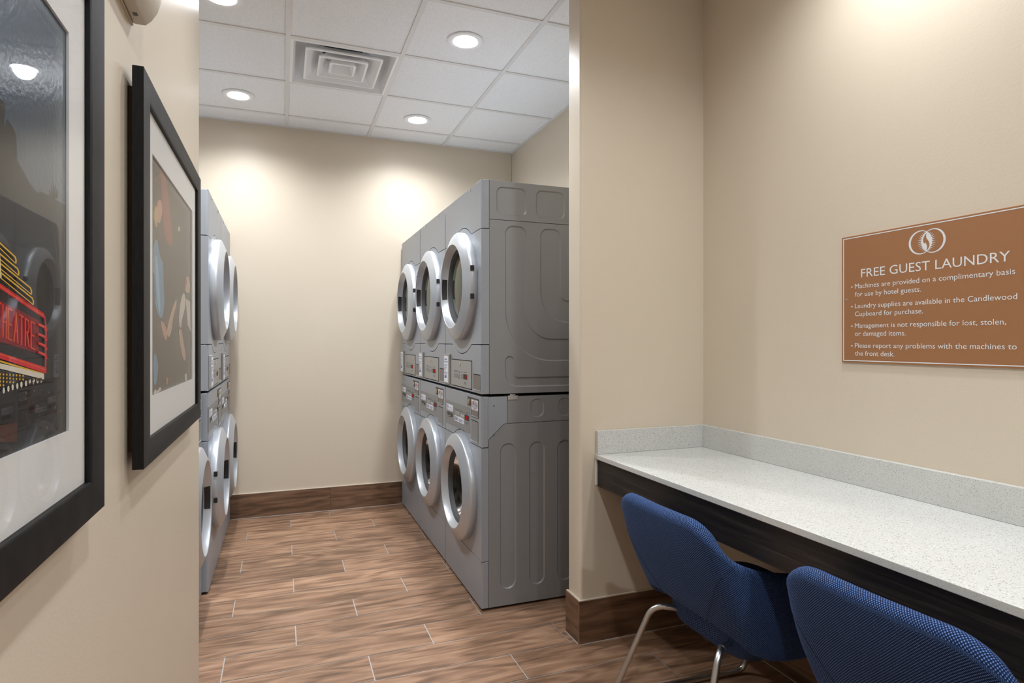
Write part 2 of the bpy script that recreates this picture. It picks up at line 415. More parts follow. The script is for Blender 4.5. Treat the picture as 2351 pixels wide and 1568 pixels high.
# skirting tiles
def skirting(name, label, segs, h=.186, t=.012):
    mb = MB(); random.seed(len(name)*7)
    for (ax, ay, bx, by, nx, ny, cuts) in segs:
        L = math.hypot(bx-ax, by-ay); dx, dy = (bx-ax)/L, (by-ay)/L; e = [0]+[c for c in cuts if 0 < c < L]+[L]
        for s0, s1 in zip(e, e[1:]):
            a, b = s0+(.0012 if s0 else 0), s1-(.0012 if s1 < L else 0); k = random.uniform(0, 30); q = random.uniform(0, 9)
            V = []
            for z in (0, h):
                for w in (0, t):
                    for s in (a, b): V.append((ax+dx*s+nx*w, ay+dy*s+ny*w, z))
            uv = [(s+k, z+q+(.01 if w else 0)) for z in (0, h) for w in (0, t) for s in (a, b)]
            mb.add(V, [(0, 1, 3, 2), (4, 6, 7, 5), (2, 3, 7, 6), (0, 4, 5, 1), (0, 2, 6, 4), (1, 5, 7, 3)], 0, uv)
        V = [(ax+dx*s+nx*w, ay+dy*s+ny*w, z) for z in (h, h+.004) for w in (0, t*.8) for s in (0, L)]
        mb.add(V, [(0, 1, 3, 2), (4, 6, 7, 5), (2, 3, 7, 6), (0, 4, 5, 1), (0, 2, 6, 4), (1, 5, 7, 3)], 1)
        V = [(ax+dx*s+nx*w, ay+dy*s+ny*w, z) for z in (0, .0025) for w in (t, t+.003) for s in (0, L)]
        mb.add(V, [(0, 1, 3, 2), (4, 6, 7, 5), (2, 3, 7, 6), (0, 4, 5, 1), (0, 2, 6, 4), (1, 5, 7, 3)], 2)
    return struct(mb.build(name, ['skirting', 'caulk', 'grout'], sharp=30), label, 'baseboard')
skirting('baseboard_back', 'brown wood-look tile baseboard along the laundry back wall', [(XL, BACK_Y, WALL_X, BACK_Y, 0, -1, [.77, 1.69, 2.5])], h=.18)
skirting('baseboard_middle', 'brown wood-look tile baseboard around the foot of the partition', [(PART_X-.012, PART_F, WALL_X, PART_F, 0, -1, [.6]), (PART_X, PART_B, PART_X, PART_F, -1, 0, [])])
skirting('baseboard_right', 'brown wood-look tile baseboard under the counter', [(WALL_X, Y0, WALL_X, PART_F-.012, -1, 0, [.8, 1.64, 2.48, 3.3])])

# ------------------------------------------------------------------ downlights
lamp = bpy.data.lights.new('downlight_lamp', 'SPOT'); lamp.energy = LAMP_W*10; lamp.color = LAMP_RGB
lamp.spot_size = math.radians(152); lamp.spot_blend = 1.0; lamp.shadow_soft_size = .055
for i, (x, y, pw, lab) in enumerate(DOWNLIGHTS):
    if i == 0:
        dl = thing('recessed_downlight', lab, 'ceiling light', (x, y, CEIL), 0, 'recessed downlights in the ceiling')
        a = MB(); a.lathe([(.064, .0), (.070, -.004), (.094, -.0035), (.098, .0), (.098, .004), (.094, .0055), (.066, .0055)], 0, 0, 0, 48, axis='z'); a.build('trim_ring', 'white', dl)
        a = MB(); a.lathe([(.066, .004), (.060, .028), (.058, .055), (.0005, .056)], 0, 0, 0, 48, axis='z'); a.build('reflector', 'white', dl)
        a = MB(); a.lathe([(.0645, .003), (.058, .0005), (.03, -.0015), (.0005, -.002)], 0, 0, 0, 48, axis='z'); a.build('lens', 'lens', dl)
    else:
        dl = copy_tree(dl0); dl.location = (x, y, CEIL); dl['label'] = lab
    if i == 0: dl0 = dl
for i, (x, y, pw, lab) in enumerate(DOWNLIGHTS):
    la = lamp.copy(); la.energy = lamp.energy*pw; lo = bpy.data.objects.new('downlight_lamp', la); COL.objects.link(lo)
    lo.location = (x, y, CEIL-.008)

# ------------------------------------------------------------------ air diffuser
cx, cy = .335, .3055+GY0
df = thing('air_diffuser', 'white square air diffuser with three nested louvre rings set in the ceiling', 'air vent', (cx, cy, CEIL))
def sq(h, r, n=5): return rrect(-h, h, -h, h, r, n)
def loft(mb, levels, m=0, close=None):
    loops = [[(a, b, z) for a, b in sq(h, r)] for h, r, z in levels]; n = len(loops[0])
    V = [p for lp in loops for p in lp]
    F = [(j*n+i, j*n+(i+1) % n, (j+1)*n+(i+1) % n, (j+1)*n+i) for j in range(len(loops)-1) for i in range(n)]
    if close is not None: F.append(tuple(range(close*n, close*n+n)))
    mb.add(V, F, m)
a = MB(); loft(a, [(.293, .002, .0), (.278, .004, -.003), (.276, .006, .0), (.262, .05, .05), (.215, .08, .095), (.12, .1, .115)]); a.build('outer_frame', 'white', df, sharp=40)
a = MB(); a.lathe([(.118, .113), (.118, .135), (.0005, .136)], 0, 0, 0, 40, axis='z'); a.build('duct_neck', 'dark', df)
for h, dz in ((.214, .0), (.139, .0), (.075, .0)):
    a = MB(); k = .62
    loft(a, [(h, .012, -.002), (h, .012, .005), (h*k, .012, .058), (h*k-.003, .012, .058), (h-.014, .008, .0), (h-.012, .008, -.0035), (h, .012, -.002)], close=None if h > .08 else 3)
    a.build('louvre_ring', 'white', df, sharp=40)
a = MB()
for s in (45, 135):
    c, n = math.cos(math.radians(s)), math.sin(math.radians(s))
    V = []
    for d in (-.19, .19):
        for w in (-.012, .012):
            for z in (.060, .064): V.append((c*d-n*w, n*d+c*w, z))
    a.add(V, [(0, 1, 3, 2), (4, 6, 7, 5), (0, 2, 6, 4), (1, 5, 7, 3), (0, 4, 5, 1), (2, 3, 7, 6)])
a.build('cross_bracket', 'grid', df, sharp=30)

# ------------------------------------------------------------------ counter
ct = thing('counter', 'white speckled quartz counter with dark wood apron along the right wall', 'counter', (WALL_X, PART_F, 0))
CX0, CY1 = 1.283, -.75
def cw(mb, x0, x1, y0, y1, z0, z1): mb.box(x0-WALL_X, x1-WALL_X, y0-PART_F, y1-PART_F, z0, z1)
a = MB(); cw(a, CX0, WALL_X, CY1, PART_F, .800, .8205); a.build('worktop', 'quartz', ct, bevel=.002)
a = MB(); cw(a, WALL_X-.02, WALL_X, CY1, PART_F-.0195, .8207, .924); a.build('backsplash', 'quartz', ct, bevel=.0015)
a = MB(); cw(a, CX0+.006, WALL_X-.0003, PART_F-.019, PART_F, .8207, .924); a.build('backsplash', 'quartz', ct, bevel=.0015)
a = MB(); cw(a, CX0+.013, CX0+.032, CY1+.01, PART_F-.004, .679, .7998); a.build('apron', 'espresso', ct, bevel=.001)
a = MB(); cw(a, CX0+.004, CX0+.0115, PART_F-.006, PART_F, .686, .7995); a.build('end_filler', 'white', ct, label='white filler strip at the counter end')
for y in (2.30, 1.55, .2, -.6):
    a = MB(); cw(a, CX0+.033, WALL_X-.001, y-.02, y+.02, .76, .7998); a.build('support_rail', 'espresso', ct)

# ------------------------------------------------------------------ sign
def text_mesh(txt, width, size, name, parent, y_left, z_base, x, mat):
    cu = bpy.data.curves.new('lettering', 'FONT'); cu.body = txt; cu.size = size; cu.extrude = 0; cu.resolution_u = 3
    ob = bpy.data.objects.new('lettering', cu); COL.objects.link(ob)
    bpy.context.view_layer.update(); dg = bpy.context.evaluated_depsgraph_get()
    me = bpy.data.meshes.new_from_object(ob.evaluated_get(dg)); bpy.data.objects.remove(ob)
    x0 = min(v.co.x for v in me.vertices); x1 = max(v.co.x for v in me.vertices); k = width/(x1-x0)
    for v in me.vertices: v.co = (x, y_left-(v.co.x-x0)*k, z_base+v.co.y)
    me.materials.clear(); me.materials.append(M[mat]); me.update()
    o = bpy.data.objects.new(name, me); COL.objects.link(o); o.parent = parent; return o
SY, SZ = 1.294, 1.462
sg = thing('wall_sign', 'copper brown FREE GUEST LAUNDRY notice board on the right wall above the counter', 'sign', (WALL_X, SY, SZ))
H2, V2, TH = .3045, .2205, .006
a = MB(); a.box(-TH, 0, -H2, H2, -V2, V2); a.build('panel', 'sign', sg, bevel=.0008)
F0 = -TH-.0004
a = MB(); b0, b1 = .0055, .0085
for (y0, y1, z0, z1) in ((-H2+b0, H2-b0, V2-b1, V2-b0), (-H2+b0, H2-b0, -V2+b0, -V2+b1), (-H2+b0, -H2+b1, -V2+b1, V2-b1), (H2-b1, H2-b0, -V2+b1, V2-b1)):
    a.box(F0, F0+.0003, y0, y1, z0, z1)
a.build('border_line', 'signink', sg)
text_mesh('FREE GUEST LAUNDRY', .456, .0415, 'heading', sg, 1.522-SY, 1.535-SZ, F0, 'signink')
for txt, w, z in (('Machines are provided on a complimentary basis', .492, 1.4985), ('for use by hotel guests.', .233, 1.4705), ('Laundry supplies are available in the Candlewood', .497, 1.4300), ('Cupboard for purchase.', .239, 1.4025),
                  ('Management is not responsible for lost, stolen,', .470, 1.3620), ('or damaged items.', .183, 1.3345), ('Please report any problems with the machines to', .496, 1.2935), ('the front desk.', .145, 1.2665)):
    text_mesh(txt, w, .0232, 'text_line', sg, 1.546-SY, z-SZ, F0, 'signink')
for z in (1.505, 1.4365, 1.3685, 1.300):
    a = MB(); a.add([(F0, 1.558-SY+.0028*math.cos(t*math.pi/6), z-SZ+.0028*math.sin(t*math.pi/6)) for t in range(12)], [tuple(range(12))]); a.build('bullet_mark', 'signink', sg, normals=False)
# emblem: two rings, a lens with rays, a flame
a = MB(); EZ = 1.6235-SZ; R = .0372; ya, yb = 1.3155-SY, 1.2752-SY
def ring(cy, sh, m=0, x=F0):
    n = 64; V = []
    for i in range(n):
        t = 2*math.pi*i/n
        V.append((x, cy+R*math.cos(t), EZ+R*math.sin(t))); V.append((x, cy+sh+(R-.0046)*math.cos(t), EZ+(R-.0030)*math.sin(t)))
    a.add(V, [(2*i, 2*((i+1) % n), 2*((i+1) % n)+1, 2*i+1) for i in range(n)], m)
ring(ya, -.0022); ring(yb, .0022)
mid = (ya+yb)/2; hw = R-.0202; hz = math.sqrt(R*R-.0202**2)
lens = []
for i in range(25):
    t = math.radians(-57+114*i/24); lens.append((yb+.0+R*math.cos(t)*1.0, EZ+R*math.sin(t)))
lens = [(y, z) for y, z in lens]
right = [(ya-R*math.cos(math.radians(-57+114*i/24)), EZ+R*math.sin(math.radians(-57+114*i/24))) for i in range(25)]
left = [(yb+R*math.cos(math.radians(-57+114*i/24)), EZ+R*math.sin(math.radians(-57+114*i/24))) for i in range(25)]
a.add([(F0-.0001, y, z) for y, z in right+left[::-1]], [tuple(range(50))])
for i in range(-6, 7):
    for s, cy_ in ((1, yb), (-1, ya)):
        t = math.radians(i*7.6); L = .0135*math.cos(math.radians(i*11))
        p = (cy_+s*R*math.cos(t), EZ+R*math.sin(t)); d = (s*math.cos(t*1.15), math.sin(t*1.15))
        a.add([(F0-.00015, p[0]-d[1]*.0013-d[0]*.001, p[1]+d[0]*.0013-d[1]*.001), (F0-.00015, p[0]+d[1]*.0013-d[0]*.001, p[1]-d[0]*.0013-d[1]*.001), (F0-.00015, p[0]+d[0]*L, p[1]+d[1]*L)], [(0, 1, 2)])
fl = [(.0005, .026), (.006, .020), (.0108, .011), (.0110, .002), (.0085, -.004), (.0055, -.0055), (.0050, -.001), (.0015, -.006), (-.0012, -.013), (-.0012, -.020), (.0, -.028), (-.0045, -.023), (-.0085, -.015), (-.0085, -.006), (-.004, .004), (.0008, .010), (.0018, .018)]
a.add([(F0-.0003, mid+y, EZ+z) for y, z in fl], [tuple(range(len(fl)))], 1)
a.build('emblem', ['signink', 'sign'], sg, normals=False)
for y in (H2-.019, -H2+.019):
    a = MB(); a.lathe([(.0032, 0), (.0028, -.0014), (.0005, -.0018)], 0, 0, 0, 16)
    o = a.build('screw', 'chrome', sg); o.rotation_euler = (0, 0, -math.pi/2); o.location = (-TH, y, 0)

# ------------------------------------------------------------------ wall fixture at upper left
fx = thing('wall_fixture', 'beige plastic fixture mounted on the left wall above the framed pictures', 'wall fixture', (LEFT_X, 1.30, 1.95))
a = MB()
prof = [(.004, 0), (.026, .0), (.036, .010), (.047, .028), (.053, .050), (.054, .085), (.048, .115), (.036, .130), (.004, .135)]
a.slab(prof, -.13, .104, 0, T=lambda p, y, q: (p, y, q)); a.build('housing', 'plastic', fx, bevel=.004)
a = MB(); a.box(0, .0038, -.132, .106, -.002, .137); a.build('back_plate', 'caulk', fx)
a = MB(); a.box(.012, .020, .052, .064, -.0006, .0008); a.build('latch', 'ink2', fx)

# ------------------------------------------------------------------ washers and dryers (built at the origin: front faces -y, x to the viewer's right)
HW, DEP = .347, .915
def seg_lines(mb, x0, x1, z0, z1, n, y, m, seed, hor=True):
    """rows of illegible print"""
    r = random.Random(seed)
    for i in range(n):
        zc = z1-(z1-z0)*(i+.5)/n; t = (z1-z0)/n*.28; x = x0
        while x < x1-.002:
            w = r.uniform(.15, .5)*(x1-x0); e = min(x+w, x1)
            mb.add([(x, y, zc-t), (e, y, zc-t), (e, y, zc+t), (x, y, zc+t)], [(0, 1, 2, 3)], m)
            x = e+r.uniform(.06, .16)*(x1-x0)
            if r.random() < .25: break
def front_bevel(o, y0, wmax=.012):
    """large rounding on the outer front corners, small on seams"""
    me = o.data; b = bmesh.new(); b.from_mesh(me)
    lay = b.edges.layers.float.get('bevel_weight_edge') or b.edges.layers.float.new('bevel_weight_edge')
    for e in b.edges:
        if len(e.link_faces) == 2 and e.calc_face_angle(0) > math.radians(35):
            p, q = e.verts[0].co, e.verts[1].co
            if abs(p.y-y0) < 1e-4 and abs(q.y-y0) < 1e-4 and abs(abs(p.x)-HW) < 1e-4 and abs(p.x-q.x) < 1e-4: e[lay] = 1
            else: e[lay] = .16
    b.to_mesh(me); b.free()
    d = o.modifiers.new('bevel', 'BEVEL'); d.width = wmax; d.segments = 4; d.limit_method = 'WEIGHT'
    o.modifiers.new('weighted', 'WEIGHTED_NORMAL')
def door(root, zc, R, kind):
    """round door: silver ring, bowl, glass, hinge knuckles, grip; hinge on the right for dryers, left for washers"""
    a = MB()
    k = R/.288
    prof = [(.285, .003), (.2875, -.004), (.2880, -.024), (.2868, -.0305), (.2840, -.0350), (.2800, -.0375), (.2260, -.0605), (.2235, -.0610), (.2215, -.0598), (.2205, -.0575), (.2045, -.0260), (.2020, -.0240), (.2012, .02)]
    a.lathe([(r*k, y) for r, y in prof], 0, zc, 0, 96)
    d = a.build('door', 'ring', root, sharp=38)
    a = MB(); a.lathe([(.2015*k, -.020), (.199*k, -.0245), (.195*k, -.0245), (.192*k, -.020), (.188*k, -.0205), (.184*k, -.014), (.178*k, .004), (.174*k, .012)], 0, zc, 0, 72); a.build('gasket', 'gasket', d)
    a = MB()
    if kind == 'dryer': a.lathe([(.181*k, -.004), (.168*k, -.010), (.14*k, -.017), (.10*k, -.022), (.05*k, -.0250), (.0008, -.0255)], 0, zc, 0, 72)
    else: a.lathe([(.181*k, -.004), (.172*k, .014), (.155*k, .040), (.12*k, .062), (.06*k, .074), (.0008, .077)], 0, zc, 0, 72)
    a.build('door_glass', 'dglass' if kind == 'dryer' else 'wglass', d)
    hs = 1 if kind == 'dryer' else -1
    for dz in (.070, -.070):
        a = MB(); a.box(min(hs*.276, hs*.2885)*k, max(hs*.276, hs*.2885)*k, -.0365, -.018, zc+dz-.013, zc+dz+.013); a.build('hinge', 'black', d, bevel=.0015)
    a = MB(); c0 = math.pi if hs > 0 else 0; w = .27
    pr = [((.2188-.0016)*k, -.0540), ((.2055-.0016)*k, -.0282)]
    a.lathe(pr, 0, zc, 0, 14, c0-w, c0+w)
    if kind == 'washer':
        for j in range(6):
            t = c0+(-w+2*w*(j+.5)/6); r = .2065*k
            a.lathe([(.004, -.036), (.0005, -.034)], r*math.cos(t), zc+r*math.sin(t), 0, 8)
    a.build('handle_recess', 'black', d)
    return d
def feet(root, z0, h):
    for x in (-.27, .27):
        for y in (.07, DEP-.08):
            a = MB(); a.lathe([(.024, z0), (.024, z0+h*.5), (.018, z0+h)], x, y, 0, 20, axis='z', cap=True); a.build('foot', 'rubber', root)

def make_dryer():
    root = thing('tumble_dryer', '', 'dryer', (0, 0, 0), 0, 'dryers stacked on washers')
    Z = lambda z: z-1.047            # absolute height -> above the washer top
    zt, zb, zc, Rd = Z(2.105), Z(1.058), Z(1.609), .288
    # cabinet: two stacked side shells with pressed shapes, open front ring
    a = MB()
    def shell(z0, z1, holes, front_hole):
        o = [(.041, z0), (DEP, z0), (DEP, z1), (.041, z1)]
        for s in (1, -1): recessed(a, o, [list(h) for h in holes], s*HW, s)
        a.add([(s*HW, y, z) for s in (1, -1) for y, z in o], [(0, 1, 5, 4), (1, 2, 6, 5), (2, 3, 7, 6)])
        fr = [(-HW, z0), (HW, z0), (HW, z1), (-HW, z1)]
        lp = [fr]+([circle(0, zc, .205, 48)] if front_hole else [])
        tri = tessellate_polygon([[Vector((p, q, 0)) for p, q in l] for l in lp]); fl = [p for l in lp for p in l]
        a.add([(p, .041, q) for p, q in fl], [tuple(t) for t in tri], 1)
    shell(Z(1.9145), zt-.002, [rrect(.077+.16*0+i*.2115, .237+i*.2115, Z(1.938), Z(2.078), .032) for i in range(4)], False)
    shell(zb, Z(1.9120), [uband(.123, .867, .115, Z(1.889), Z(1.215), .25), uband(.312, .678, .115, Z(1.887), Z(1.41), .155), uband(.123, .867, .050, Z(1.244), Z(1.088), .07, .024)], True)
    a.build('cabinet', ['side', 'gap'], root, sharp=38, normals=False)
    a = MB(); a.box(-HW+.0005, HW-.0005, .03, DEP-.001, zt-.002, zt); a.build('top_cover', 'paint', root, bevel=.001)
    a = MB(); a.lathe([(.21, .048), (.255, .05), (.255, .54), (.24, .55), (.12, .553), (.03, .555), (.0006, .555)], 0, zc, 0, 48); a.build('drum', 'drum', root)
    # front panels, split along the seams
    g = .0019; S1, S2 = Z(1.866), Z(1.300); r1, r2 = .311, .359
    a1 = math.degrees(math.asin((S1-zc)/r1)); a2 = math.degrees(math.asin((zc-S2)/r2))
    top = [(HW, zt), (-HW, zt), (-HW, S1+g)]+arc(0, zc, r1+g, 180-a1, a1)+[(HW, S1+g)]
    mid = [(HW, S1-g)]+arc(0, zc, r1-g, a1, 180-a1)+[(-HW, S1-g), (-HW, S2+g)]+arc(0, zc, r2-g, 180+a2, 360-a2)+[(HW, S2+g)]
    low = [(HW, S2-g)]+arc(0, zc, r2+g, 360-a2, 180+a2)+[(-HW, S2-g), (-HW, zb), (HW, zb)]
    for nm, o, h in (('top_panel', top, []), ('door_panel', mid, [circle(0, zc, .262, 72)]), ('control_panel', low, [])):
        a = MB(); a.slab(o, 0, .040, 0, h); front_bevel(a.build(nm, 'paint', root, sharp=0), 0)
    for z0, z1 in ((S1-.002, S1+.055), (S2-.056, S2+.002)):
        a = MB(); a.slab([(-HW+.004, z0), (HW-.004, z0), (HW-.004, z1), (-HW+.004, z1)], .040, .0408); a.build('seam_backing', 'gap', root)
    door(root, zc, Rd, 'dryer')
    for x in (-.185, .165):
        a = MB(); a.lathe([(.0095, -.0008), (.008, -.003), (.0045, -.0035), (.004, -.0008), (.0005, -.0006)], x, Z(2.0925), 0, 20); a.build('bolt', 'chrome', root)
    # instruction sign holder
    a = MB(); a.box(-.335, -.222, -.012, -.0005, Z(1.071), Z(1.242)); lb = a.build('label_holder', 'plate', root, bevel=.002)
    a = MB(); x0, x1, z0, z1, y = -.330, -.240, Z(1.079), Z(1.232), -.0125
    a.add([(x0, y, z0), (x1, y, z0), (x1, y, z1), (x0, y, z1)], [(0, 1, 2, 3)], 0)
    seg_lines(a, x0+.012, x1-.012, z1-.042, z1-.014, 2, y-.0003, 1, 3); seg_lines(a, x0+.010, x1-.02, z0+.020, z1-.05, 11, y-.0003, 1, 5)
    a.box(-.315, -.275, y-.0003, y-.0002, z0+.024, z0+.040, 1)
    a.build('instruction_label', ['sticker', 'ink'], lb, normals=False, label='white label with blue print')
    # control plate
    a = MB(); a.box(-.205, .194, -.0006, .002, Z(1.067), Z(1.217), 1); a.box(-.201, .189, -.0035, -.0006, Z(1.072), Z(1.2125), 0); cp = a.build('control_plate', ['plate', 'gap'], root, sharp=30)
    a = MB(); a.box(.047, .117, -.0045, -.0036, Z(1.115), Z(1.142), 0); a.box(.082, .108, -.0048, -.0044, Z(1.1205), Z(1.137), 1); a.build('display', ['black', 'redled'], cp, label='red digital display')
    a = MB(); a.box(-.145, -.065, -.0043, -.0036, Z(1.116), Z(1.139)); a.build('button_block', 'plate2', cp)
    a = MB(); a.box(.012, .026, -.0043, -.0036, Z(1.116), Z(1.140)); a.build('start_button', 'ink2', cp)
    for x0, x1, z0, z1, n, s in ((-.145, -.07, 1.145, 1.157, 2, 1), (-.052, -.010, 1.142, 1.157, 2, 2), (.010, .030, 1.146, 1.158, 2, 3), (-.052, -.012, 1.112, 1.136, 3, 4), (.055, .105, 1.148, 1.155, 1, 5), (.066, .10, 1.088, 1.103, 2, 6)):
        a = MB(); seg_lines(a, x0, x1, Z(z0), Z(z1), n, -.0039, 0, s); a.build('printed_legend', 'ink2', cp, normals=False)
    a = MB(); a.lathe([(.011, -.0036), (.011, -.006), (.008, -.0072), (.0005, -.0072)], -.020, Z(1.1925), 0, 20); a.build('key_lock', 'chrome', cp)
    a = MB(); a.box(.220, .330, -.0006, .001, Z(1.073), Z(1.1525), 1); a.box(.2265, .330, -.0012, -.0006, Z(1.0775), Z(1.148), 0); a.build('coin_box_door', ['slot', 'gap'], root, sharp=30)
    a = MB(); a.box(.220, .330, -.004, -.0006, Z(1.0725), Z(1.0765)); a.build('coin_box_lip', 'ring', root)
    feet(root, 0, .0105)
    return root

def make_washer():
    root = thing('washing_machine', '', 'washer', (0, 0, 0), 0, 'front loading washers')
    zt, zb, zc, Rd = 1.045, .014, .540, .281
    a = MB()
    o = [(.036, zb), (DEP, zb), (DEP, .9095), (.127, .9095), (.117, .906), (.041, .836), (.036, .828)]
    st = [rrect(.096+.155*i, .182+.155*i, .093, .813, .0428, 12) for i in range(5)]
    for s in (1, -1): recessed(a, o, [list(h) for h in st], s*HW, s)
    a.add([(s*HW, y, z) for s in (1, -1) for y, z in o], [(i, i+1, i+8, i+7) for i in range(6)])
    fr = [(-HW, zb), (HW, zb), (HW, .828), (-HW, .828)]; lp = [fr, circle(0, zc, .205, 48)]
    tri = tessellate_polygon([[Vector((p, q, 0)) for p, q in l] for l in lp]); fl = [p for l in lp for p in l]
    a.add([(p, .036, q) for p, q in fl], [tuple(t) for t in tri], 1)
    o2 = [(.136, .912), (DEP, .912), (DEP, zt-.002), (.136, zt-.002)]
    ov = [rrect(.257+.153*i, .333+.153*i, .933, 1.029, .037, 10) for i in range(4)]
    for s in (1, -1): recessed(a, o2, [list(h) for h in ov], s*HW, s, dep=.003)
    a.add([(s*HW, y, z) for s in (1, -1) for y, z in o2], [(0, 1, 5, 4), (1, 2, 6, 5), (2, 3, 7, 6), (3, 0, 4, 7)])
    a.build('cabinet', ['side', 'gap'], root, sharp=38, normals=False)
    a = MB(); a.lathe([(.21, .04), (.25, .05), (.25, .49), (.235, .50), (.12, .503), (.03, .505), (.0006, .505)], 0, zc, 0, 48); a.build('drum', 'drum', root)
    g = .0019; S1, S2, r1 = .796, .240, .300; a1 = math.degrees(math.asin((S1-zc)/r1))
    top = [(HW, zt), (-HW, zt), (-HW, S1+g)]+arc(0, zc, r1+g, 180-a1, a1)+[(HW, S1+g)]
    mid = [(HW, S1-g)]+arc(0, zc, r1-g, a1, 180-a1)+[(-HW, S1-g), (-HW, S2+g), (HW, S2+g)]
    low = [(HW, S2-g), (-HW, S2-g), (-HW, zb), (HW, zb)]
    a = MB(); a.slab(top, 0, .034, 0); hd = a.build('control_panel', 'paint', root, sharp=0); front_bevel(hd, 0)
    a = MB(); a.slab([(.0341, S1+g), (.0341, zt-.0015), (.134, zt-.0015), (.134, .912), (.116, .9085), (.039, .838), (.034+.0005, S1+g+.03)], -HW+.0006, HW-.0006, 0, T=lambda p, y, q: (y, p, q)); a.build('control_head', 'paint', root, bevel=.0015)
    for nm, oo, h in (('door_panel', mid, [circle(0, zc, .262, 72)]), ('kick_panel', low, [])):
        a = MB(); a.slab(oo, 0, .035, 0, h); front_bevel(a.build(nm, 'paint', root, sharp=0), 0)
    
    door(root, zc, Rd, 'washer')
    # controls
    a = MB(); a.slab([(-.345, .841), (.158, .841), (.158, .975), (-.345, .975)], -.0012, .001, 0); cp = a.build('control_plate', 'plate2', root, bevel=.0006)
    y = -.0013
    a = MB(); a.box(-.313, -.174, y-.0008, y, .917, .953, 0); seg_lines(a, -.304, -.183, .921, .949, 5, y-.001, 1, 8); a.build('dose_label', ['sticker', 'ink'], cp, label='white sticker with blue print')
    a = MB(); a.box(-.295, -.179, y-.001, y, .886, .909, 0); sd = a.build('soap_drawer_slot', 'gasket', cp)
    a = MB(); a.tube(smooth_path([(-.290, y-.003, .888), (-.215, y-.004, .889), (-.200, y-.003, .906)], .012), .0016, 0, 8); a.build('drawer_pull', 'chrome', sd)
    a = MB(); a.box(-.134, .051, y-.0008, y, .874, .9035, 0); seg_lines(a, -.124, .043, .878, .900, 4, y-.001, 1, 9); a.box(-.11, -.098, y-.0011, y-.0008, .882, .894, 1); a.build('price_label', ['sticker', 'ink'], cp, label='white price sticker with blue print')
    a = MB(); a.box(.067, .140, y-.0014, y, .903, .9295, 0); a.box(.094, .130, y-.0018, y-.0012, .9075, .9245, 1); a.build('display', ['black', 'redled'], cp, label='red digital display')
    for x in (.005, .040):
        a = MB(); a.lathe([(.009, y), (.0085, y-.003), (.0005, y-.004)], x, .914, 0, 18); a.build('push_button', 'ring', cp)
    a = MB(); a.box(-.120, -.035, y-.0008, y, .911, .929); a.build('button_block', 'plate', cp)
    for x0, x1, z0, z1, n, s in ((-.12, -.05, .933, .945, 2, 1), (-.03, .01, .933, .949, 2, 2), (.03, .045, .93, .94, 1, 3), (.08, .13, .934, .944, 2, 5), (.085, .128, .880, .894, 2, 6)):
        a = MB(); seg_lines(a, x0, x1, z0, z1, n, y-.0006, 0, s); a.build('printed_legend', 'ink2', cp, normals=False)
    # card reader and coin box
    a = MB(); a.slab([(.118, .984), (.118, 1.030), (.304, 1.030), (.304, .934), (.178, .934), (.178, .984)], -.0018, .0005, 0); cr = a.build('card_reader', 'gasket', root, bevel=.0006)
    a = MB(); a.lathe([(.014, -.0018), (.014, -.005), (.010, -.007), (.004, -.0075), (.0005, -.006)], .152, 1.006, 0, 24); a.build('key_lock', 'brass', cr)
    a = MB(); y = -.0019
    a.box(.190, .297, y-.0006, y, .970, 1.021, 0)
    a.add([(.243+.050*math.cos(t*math.pi/8), y-.0008, .998+.0225*math.sin(t*math.pi/8)) for t in range(16)], [tuple(range(16))], 2)
    a.add([(.243+.047*math.cos(t*math.pi/8), y-.0010, .999+.0215*math.sin(t*math.pi/8)) for t in range(16)], [tuple(range(16))], 1)
    a.box(.212, .236, y-.0013, y-.0010, .996, 1.012, 3); seg_lines(a, .25, .28, .99, 1.01, 3, y-.0012, 4, 2); seg_lines(a, .21, .285, .972, .9755, 1, y-.0009, 3, 4)
    a.build('card_sticker', ['sticker', 'greysticker', 'gasket', 'redink', 'ink2'], cr, sharp=30, label='white and grey sticker with a red mark')
    a = MB(); a.box(.190, .297, y-.0004, y, .942, .9695); a.build('card_slot', 'slot', cr)
    a = MB(); a.box(.187, .299, y-.003, y, .9375, .9410); a.build('reader_lip', 'ring', cr)
    a = MB(); a.box(.180, .298, -.0006, .001, .811, .918, 1); a.box(.183, .296, -.0014, -.0006, .8155, .914, 0); a.build('coin_box_door', ['plate2', 'gap'], root, sharp=30)
    a = MB(); a.box(.181, .297, -.004, -.0006, .8112, .8150); a.build('coin_box_lip', 'ring', root)
    a = MB(); a.box(-.345, -.336, -.0004, .0005, .768, .7945); a.build('film_tab', 'cyan', root, label='strip of cyan protective film')
    for z in (1.0, .856):
        a = MB(); a.lathe([(.0030, 0), (.0022, .0012), (.0004, .0014)], 0, 0, 0, 12); sw = a.build('screw', 'gap', root); sw.location = (HW, .038+.026, z); sw.rotation_euler = (0, 0, -math.pi/2)
    a = MB(); a.box(HW-.05, HW+.003, .136, .190, 1.026, 1.0475); a.box(HW-.03, HW-.004, .150, .180, 1.0475, 1.0535); a.build('stacking_clip', 'steel', root, bevel=.0015)
    feet(root, 0, .0145)
    return root

